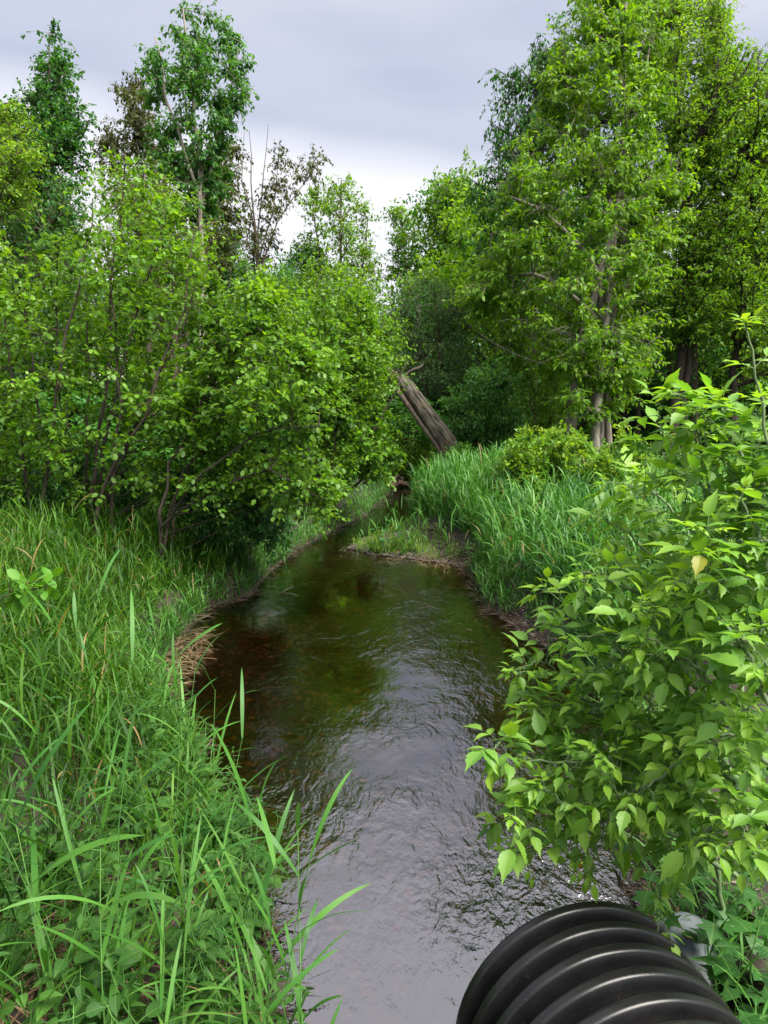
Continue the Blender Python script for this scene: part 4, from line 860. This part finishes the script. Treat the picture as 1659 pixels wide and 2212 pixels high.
# dead straw hanging over the left bank
def straw(name, label, poly_px, n, seed, z=.3, Ls=(.15,.45)):
    rng = np.random.default_rng(seed); pp = [tuple(onz(a, b, z)[:2]) for a, b in poly_px]; lo, hi = np.min(pp,0), np.max(pp,0)
    q = rng.uniform(lo, hi, (n*6,2)); q = q[sdist(q[:,0], q[:,1], pp) < .03][:n]; k = len(q); P = np.column_stack([q, np.maximum(height(q[:,0], q[:,1]), .02)+rng.uniform(0, .1, k)])
    b = MB(); blades(b, P, rng.uniform(-2.2, 1.2, k), rng.uniform(-.3, .2, k), rng.uniform(-.2, .9, k), rng.uniform(*Ls, k), rng.uniform(.003, .007, k), 5, twist=rng.normal(0, 1, k))
    tag(b.build(name, M['straw']), label, kind='stuff')
straw('dead_grass', 'tan dead grass slumping over the cut left bank', [(270,1500),(300,1420),(360,1345),(420,1315),(440,1345),(390,1400),(345,1470),(310,1530)], 520, 301, .3, (.08,.3))
straw('dead_grass', 'dry tan stalks tangled in the near left grass', [(-40,1950),(200,1900),(260,2000),(260,2200),(-40,2240)], 300, 302, .5, (.2,.5))
straw('dead_grass', 'dry stalks in the reeds at the bar', [(800,1210),(1030,1235),(1080,1300),(980,1200)], 260, 303, .05, (.08,.25))

# single tall reed stalks in front of the stream
def reed_proto(seed, h, nb, L0, w0):
    rng = np.random.default_rng(seed); mbl, mst = MB(), MB(); stalks(mbl, mst, np.zeros((1,3)), np.array([h]), rng, nb, L0, w0, .1, 9, .0034, .62); return mbl, mst
RG = 'tall reed stalks rising from the near left bank'
rp = []
for i, (h, nb, L0, w0) in enumerate([(1.05,7,.32,.017),(.9,6,.36,.019),(1.2,8,.34,.018),(.8,5,.40,.021),(.95,7,.30,.016)]):
    a, b = reed_proto(400+i, h, nb, L0, w0); rp.append([a, b, None])
rng = np.random.default_rng(77)
spots = [(600,2212,0),(575,2240,2),(640,2230,3),(690,2290,1),(560,2180,4),(480,2230,0),(395,2250,1),(300,2260,2),(200,2300,0),(140,2250,3),(60,2300,2),(10,2200,0),(420,2100,4),(520,2060,1),(250,2130,1),(350,2330,0),(100,2050,2),(30,1900,4),(460,1960,0),(545,1930,4),(330,1960,2),(200,1930,0),(90,1820,2),(400,1760,4),(470,1780,1),(260,1720,2),(150,1680,0),(430,1600,1),(370,1620,4),(30,1650,2),(720,2360,0),(660,2330,2),(500,2330,1),(240,2350,3),(-20,2050,1),(340,1560,4)]
for (px, py, k) in spots:
    p = onz(px, py, .35); x = min(p[0], .1); z = float(height(x, p[1]))-.02; d_ = float(wd(x, p[1]))
    if d_ < -.25: continue
    if rp[k][2] is None:
        r = empty('reed_stalk', (x, p[1], z), 'single tall green reed stalk with long arching blades in the left bank grass', 'reed', RG, rng.uniform(0,6.28))
        rp[k][0].build('foliage', M['reed'], r, smooth=True); rp[k][1].build('stem', M['stem_grass'], r, smooth=True); rp[k][2] = r
    else: dup(rp[k][2], (x, p[1], z), rng.uniform(0, 6.28), rng.uniform(.85, 1.1), tilt=(rng.normal(0,.08), rng.normal(.08,.1)))

# leafy weeds
def weed_proto(seed, h, nodes, size, tpl):
    rng = np.random.default_rng(seed); l_, s_ = MB(), MB(); u = np.linspace(0, 1, 6)[:,None]; tip = np.array([rng.normal(0,.12), rng.normal(0,.12), h])
    path = u*tip+np.array([rng.normal(0,.05), rng.normal(0,.05), 0])*np.sin(u*3.1); s_.tubes(path[None], np.linspace(.004, .0015, 6)[None], 4)
    P, D, Nn, S = [], [], [], []
    for k in range(nodes):
        f = .15+.85*k/(nodes-1); c = np.array([np.interp(f, u[:,0], path[:,j]) for j in range(3)]); a0 = k*1.57+rng.normal(0,.3)
        for sgn in (0, math.pi):
            a = a0+sgn; dr = np.array([math.cos(a), math.sin(a), rng.uniform(-.1,.55)]); e_ = c+dr*.03; s_.tubes(resample(np.array([c, e_]),3)[None], np.full((1,3),.0012), 3)
            P.append(e_); D.append(dr+np.array([0,0,-.15])); Nn.append(np.array([0,0,1])+rng.normal(0,.3,3)); S.append(size*rng.uniform(.6,1.15)*(1.1-.55*f))
    l_.leaves(np.array(P), np.array(D), np.array(Nn), np.array(S), tpl); return l_, s_
def weeds(name, label, cat, group, protos_, mat, stem, pts, seed, sc=(.7,1.2)):
    rng = np.random.default_rng(seed); fr = [None]*len(protos_)
    for i, (x, y) in enumerate(pts):
        k = i % len(protos_); z = float(height(x, y))-.01
        if fr[k] is None:
            r = empty(name, (x, y, z), label, cat, group, rng.uniform(0,6.28)); protos_[k][0].build('foliage', mat, r, smooth=True); protos_[k][1].build('stem', stem, r, smooth=True); fr[k] = r
        else: dup(fr[k], (x, y, z), rng.uniform(0, 6.28), rng.uniform(*sc), tilt=(rng.normal(0,.15), rng.normal(0,.15)))
rng = np.random.default_rng(55)
q = rng.uniform((-2.6,1.7), (.5,4.6), (1400,2)); d = wd(q[:,0], q[:,1]); q = q[(d > -.05) & (rng.uniform(0,1,len(d)) < np.where(q[:,1] < 3.2, .95, np.where(d < .5, .8, .12)))][:285]
WP = [weed_proto(500+i, h, nd, s, LEAF_WEED) for i, (h, nd, s) in enumerate([(.36,7,.11),(.28,6,.12),(.46,8,.095),(.22,5,.125),(.54,9,.085)])]
weeds('leafy_weed', 'broad-leaved green weed among the grass of the left water edge', 'weed', 'broad-leaved weeds on the near left bank', WP, M['weed'], M['stem_grass'], q, 56)
q = rng.uniform((1.2,2.0), (3.2,4.6), (500,2)); d = wd(q[:,0], q[:,1]); q = q[d > .06][:60]
weeds('shade_herb', 'small green weed in the shade under the box elder', 'herb', 'weeds in the shade beside the pipe', [weed_proto(520+i, h, nd, s, LEAF_WEED) for i, (h, nd, s) in enumerate([(.3,6,.07),(.22,5,.08),(.4,7,.065)])], M['weed'], M['stem_grass'], q, 57)
q = np.array([onz(a, b, .45)[:2] for a, b in [(1600,2090),(1640,2020),(1625,2150),(1655,2100),(1570,2040),(1560,2130),(1600,2210),(1680,2180),(1540,2190),(1650,1960),(1520,2080),(1545,2000),(1590,1960),(1620,1900),(1580,2080),(1530,2140)]])
weeds('lobed_plant', 'plant with jagged lobed leaves at the bottom right corner', 'plant', 'lobed-leaf plants at the bottom right', [weed_proto(540+i, h, nd, s, LEAF_LOBED) for i, (h, nd, s) in enumerate([(.38,4,.17),(.28,4,.15),(.5,5,.16)])], M['lobed'], M['stem_grass'], q, 58, (.8,1.2))
# ferns
def fern_proto(seed):
    rng = np.random.default_rng(seed); l_, s_ = MB(), MB()
    for k in range(9):
        az = k*6.28/9+rng.normal(0,.2); L_ = rng.uniform(.55,.8); u = np.linspace(0,1,18); el = 1.25-1.15*u; dx = np.stack([np.cos(el)*math.cos(az), np.cos(el)*math.sin(az), np.sin(el)],-1); p = np.cumsum(dx*L_/18,0)
        s_.tubes(p[None], np.linspace(.004,.001,18)[None], 3); sd3 = np.array([-math.sin(az), math.cos(az), 0]); nn = np.cross(dx, sd3)
        for sg in (1,-1):
            w_ = .13*np.sin(np.pi*np.clip(u*.85+.12,0,1)); l_.leaves(p[2:], (sd3*sg+dx*.35)[2:], np.where(nn[2:,2:3] < 0, -nn[2:], nn[2:]), w_[2:], LEAF_NARROW)
    return l_, s_
rng = np.random.default_rng(58)
q = rng.uniform((2.8,9.5), (9,17), (400,2)); ok = (q[:,0] > np.interp(q[:,1], [9.5,12,17],[3.6,3.9,3.4])) & (q[:,0] < q[:,1]*.62); q = q[ok][:110]
weeds('fern', 'bright green arching fern on the wood edge at the right', 'fern', 'ferns along the wood edge', [fern_proto(i) for i in (1,2,3)], M['fern'], M['stem_grass'], q, 59, (1.0,1.7))
rng = np.random.default_rng(60)
q = rng.uniform((2.2,3.8), (6.5,9.6), (700,2)); d = wd(q[:,0], q[:,1]); q = q[(d > .8) & (q[:,0] > 2.4)][:80]
weeds('bank_herb', 'leafy green weed on the bank behind the box elder', 'bank plant', 'weeds on the right bank', [weed_proto(560+i, h, nd, s, LEAF_WEED) for i, (h, nd, s) in enumerate([(.6,7,.12),(.8,8,.11)])], M['box'], M['stem_grass'], q, 61, (.8,1.3))
# forest floor cover: nobody could count its leaves
b = MB(); rng = np.random.default_rng(66); q = rng.uniform((-18,8.6),(20,36),(30000,2)); q = q[(wd(q[:,0],q[:,1]) > .25) & ~((q[:,0] > .3) & (q[:,0] < 4.6) & (q[:,1] < 16))]
n = len(q); P = np.column_stack([q, height(q[:,0],q[:,1])+rng.uniform(.02,.45,n)]); b.leaves(P, rng.normal(0,1,(n,3)), rng.normal(0,.4,(n,3))+np.array([0,0,1]), .14*rng.uniform(.5,1.2,n), LEAF_OVAL)
tag(b.build('undergrowth', M['dark']), 'low leafy ground cover of the wood floor', kind='stuff')

# ------------------------------------------------------------------ box elder in the right foreground
def box_elder(label, main, seed, nodes_gap=.085, size=.1, subs=1.0, cat='shrub', hang=.0):
    """main: list of branches; a branch is a list of (px, py, depth); compound leaves sit in opposite pairs at the nodes"""
    rng = np.random.default_rng(seed); lm, ym, sm_ = MB(), MB(), MB()
    first_p = np.array([at(*p) for p in (main[0][0] if isinstance(main[0], tuple) else main[0])]); base = first_p[0].copy(); base[2] = float(height(base[0], base[1]))-.05
    root = empty('box_elder', base, label, cat)
    P, D, Nn, S = [], [], [], []; YP, YD, YN, YS = [], [], [], []
    pet = []
    def compound(c, dr, size, young, nleaf):
        dr = unit(dr); pl = size*rng.uniform(.45,.9); e_ = c+dr*pl+np.array([0,0,-.12*pl]); 
        side = unit(np.cross(dr, np.array([0,0,1.]))); 
        rach = size*.45; tip = e_+unit(dr+np.array([0,0,-.35]))*rach; pet.append(resample(np.array([c, e_, tip]), 5))
        up_ = np.array([0,0,1.])+rng.normal(0,.25,3); dd = unit(dr+np.array([0,0,-rng.uniform(-.15,.4)-hang]))
        A, B, Cc, E = (YP, YD, YN, YS) if young else (P, D, Nn, S)
        A.append(tip); B.append(dd); Cc.append(up_); E.append(size*rng.uniform(.9,1.25))
        for k in range(nleaf//2):
            pp = e_+(tip-e_)*(.1+.55*k)
            for sg in (1,-1):
                A.append(pp); B.append(unit(dr*.6+side*sg*1.0+np.array([0,0,-rng.uniform(-.15,.4)-hang]))); Cc.append(up_+side*sg*.3); E.append(size*rng.uniform(.65,1.0))
    def grow(path, r0, r1, sub, lead=True):
        p = resample(path, 24); p[1:-1] += rng.normal(0,.006,(22,3)); sm_.tubes((p-base)[None], np.linspace(r0,r1,24)[None], 7)
        ln = np.linalg.norm(np.diff(p,axis=0),axis=1).sum(); kn = max(3, int(ln/nodes_gap)); tilt = rng.uniform(0,3.14)
        for k in range(1, kn+1):
            f = k/kn*23; i = min(int(f),22); c = p[i]+(p[i+1]-p[i])*(f-i); t = unit(p[i+1]-p[i]); a = unit(np.cross(t, np.array([.2,.1,1.]))); b_ = np.cross(t,a); an = tilt+k*1.57
            if k/kn < .22 and sub > 0: continue
            young = k/kn > .93
            for sg in (1,-1):
                side = (a*math.cos(an)+b_*math.sin(an))*sg
                dr = unit(t*.55+side*1.0+np.array([0,0,.1]))
                if sub > 0 and rng.uniform() < .42*subs:
                    L_ = ln*rng.uniform(.22,.5)*(1.1-.6*k/kn); e_ = c+dr*L_+np.array([0,0,.08*L_]); mid = (c+e_)/2+rng.normal(0,.03,3); grow(np.array([c,mid,e_]), r1*.8, r1*.35, sub-1)
                else: compound(c, dr, size*rng.uniform(.75,1.15)*(.62 if young else 1.0), young, int(rng.choice([3,3,5])))
        for k in range(3): compound(p[-1], unit(p[-1]-p[-3])+rng.normal(0,.5,3), size*rng.uniform(.4,.6), True, 3)
    for path, r0, r1, sub in [(np.array([at(*q_) for q_ in m_]), a_, b_, s_) for (m_, a_, b_, s_) in [(m if isinstance(m, tuple) else (m, .011, .004, 1)) for m in main_list(main)]]: grow(path, r0, r1, sub)
    pet_ = np.array(pet); sm_.tubes(pet_-base, np.linspace(.0016,.0009,5)[None]*np.ones((len(pet_),1)), 3)
    lm.leaves(np.array(P)-base, np.array(D), np.array(Nn), np.array(S), LEAF_BOX); ym.leaves(np.array(YP)-base, np.array(YD), np.array(YN), np.array(YS), LEAF_BOX)
    sm_.build('stems', M['stem_green'], root, smooth=True); lm.build('foliage', M['box'], root, smooth=True); ym.build('young_foliage', M['young'], root, smooth=True)
def main_list(m): return m
box_elder('big box elder sapling on the right, blue-green stems and toothed pointed leaves', [
    [(1560,1960,2.9),(1480,1500,2.7),(1560,1250,2.5),(1620,1060,2.4)],
    [(1540,1500,2.7),(1450,1330,2.7),(1360,1270,2.7),(1265,1235,2.7)],
    [(1600,1700,2.8),(1440,1440,2.7),(1340,1370,2.7),(1230,1380,2.7)],
    [(1560,1600,2.9),(1480,1330,3.0),(1420,1220,3.1),(1360,1150,3.1)],
    [(1640,1500,2.6),(1560,1200,2.8),(1470,1080,2.9),(1440,960,2.9)],
    [(1660,1400,2.4),(1600,1180,2.6),(1530,1060,2.7),(1500,900,2.7)],
    [(1700,1500,2.2),(1680,1300,2.2),(1640,1150,2.3),(1600,1080,2.3)],
    [(1560,1700,3.1),(1440,1560,3.1),(1370,1480,3.1),(1310,1440,3.2)],
    [(1650,1650,2.3),(1560,1500,2.3),(1480,1420,2.3),(1400,1380,2.3)],
    [(1700,1600,2.1),(1620,1420,2.1),(1560,1340,2.2)],
    [(1710,1260,2.4),(1620,1020,2.5),(1550,880,2.6)], [(1600,1350,3.0),(1500,1150,3.1),(1390,1040,3.2)],
    [(1620,1600,2.9),(1580,1350,3.2),(1540,1200,3.3),(1500,1130,3.3)],
    ], 901, size=.095, subs=.85)
box_elder('tall upright box elder shoot at the right edge with a yellow-green tip', [
    ([(1720,1300,2.35),(1680,1050,2.3),(1645,870,2.3),(1612,712,2.3)], .009, .003, 0),
    ([(1720,1200,2.4),(1700,1000,2.4),(1680,860,2.4)], .007, .003, 0),
    ], 902, size=.085, nodes_gap=.12)
box_elder('low box elder branches drooping over the water above the black pipe', [
    [(1580,1850,2.8),(1400,1700,2.7),(1260,1645,2.6),(1140,1645,2.6)],
    [(1600,1900,2.8),(1420,1780,2.7),(1280,1760,2.6),(1160,1790,2.6)],
    [(1560,1780,2.9),(1400,1600,2.9),(1290,1540,2.9),(1190,1520,2.9)],
    [(1560,1700,2.9),(1380,1550,2.8),(1250,1510,2.8),(1180,1430,2.8)],
    [(1640,1850,2.6),(1500,1720,2.5),(1380,1700,2.5),(1280,1740,2.5)],
    [(1680,1800,2.4),(1580,1680,2.3),(1480,1640,2.3),(1400,1700,2.3)],
    [(1700,1700,2.2),(1620,1600,2.2),(1540,1580,2.2),(1480,1620,2.2)],
    [(1700,1850,2.3),(1640,1750,2.2),(1580,1740,2.2),(1540,1800,2.2)],
    [(1560,1850,3.1),(1450,1700,3.2),(1350,1640,3.2),(1240,1600,3.2)],
    ], 903, size=.088, subs=.9, hang=.1)
# a young alder sprig poking in at the left edge
woody('alder_sprig', 'leafy alder sprig poking in at the left edge above the grass', 'shrub', 3.6,
      [[(-60,1320),(10,1290),(80,1270),(120,1262)]], [(0,1255),(60,1235),(125,1245),(120,1290),(40,1310),(-10,1300)], 7, .05, None, .06, LEAF_ROUND, M['fern'], M['bark_alder'], 71, twigs=3, per_twig=3, thick=.08, stem_r=(.004,.002), limb_r=.003, parts=('stem','foliage'), wob=.003)
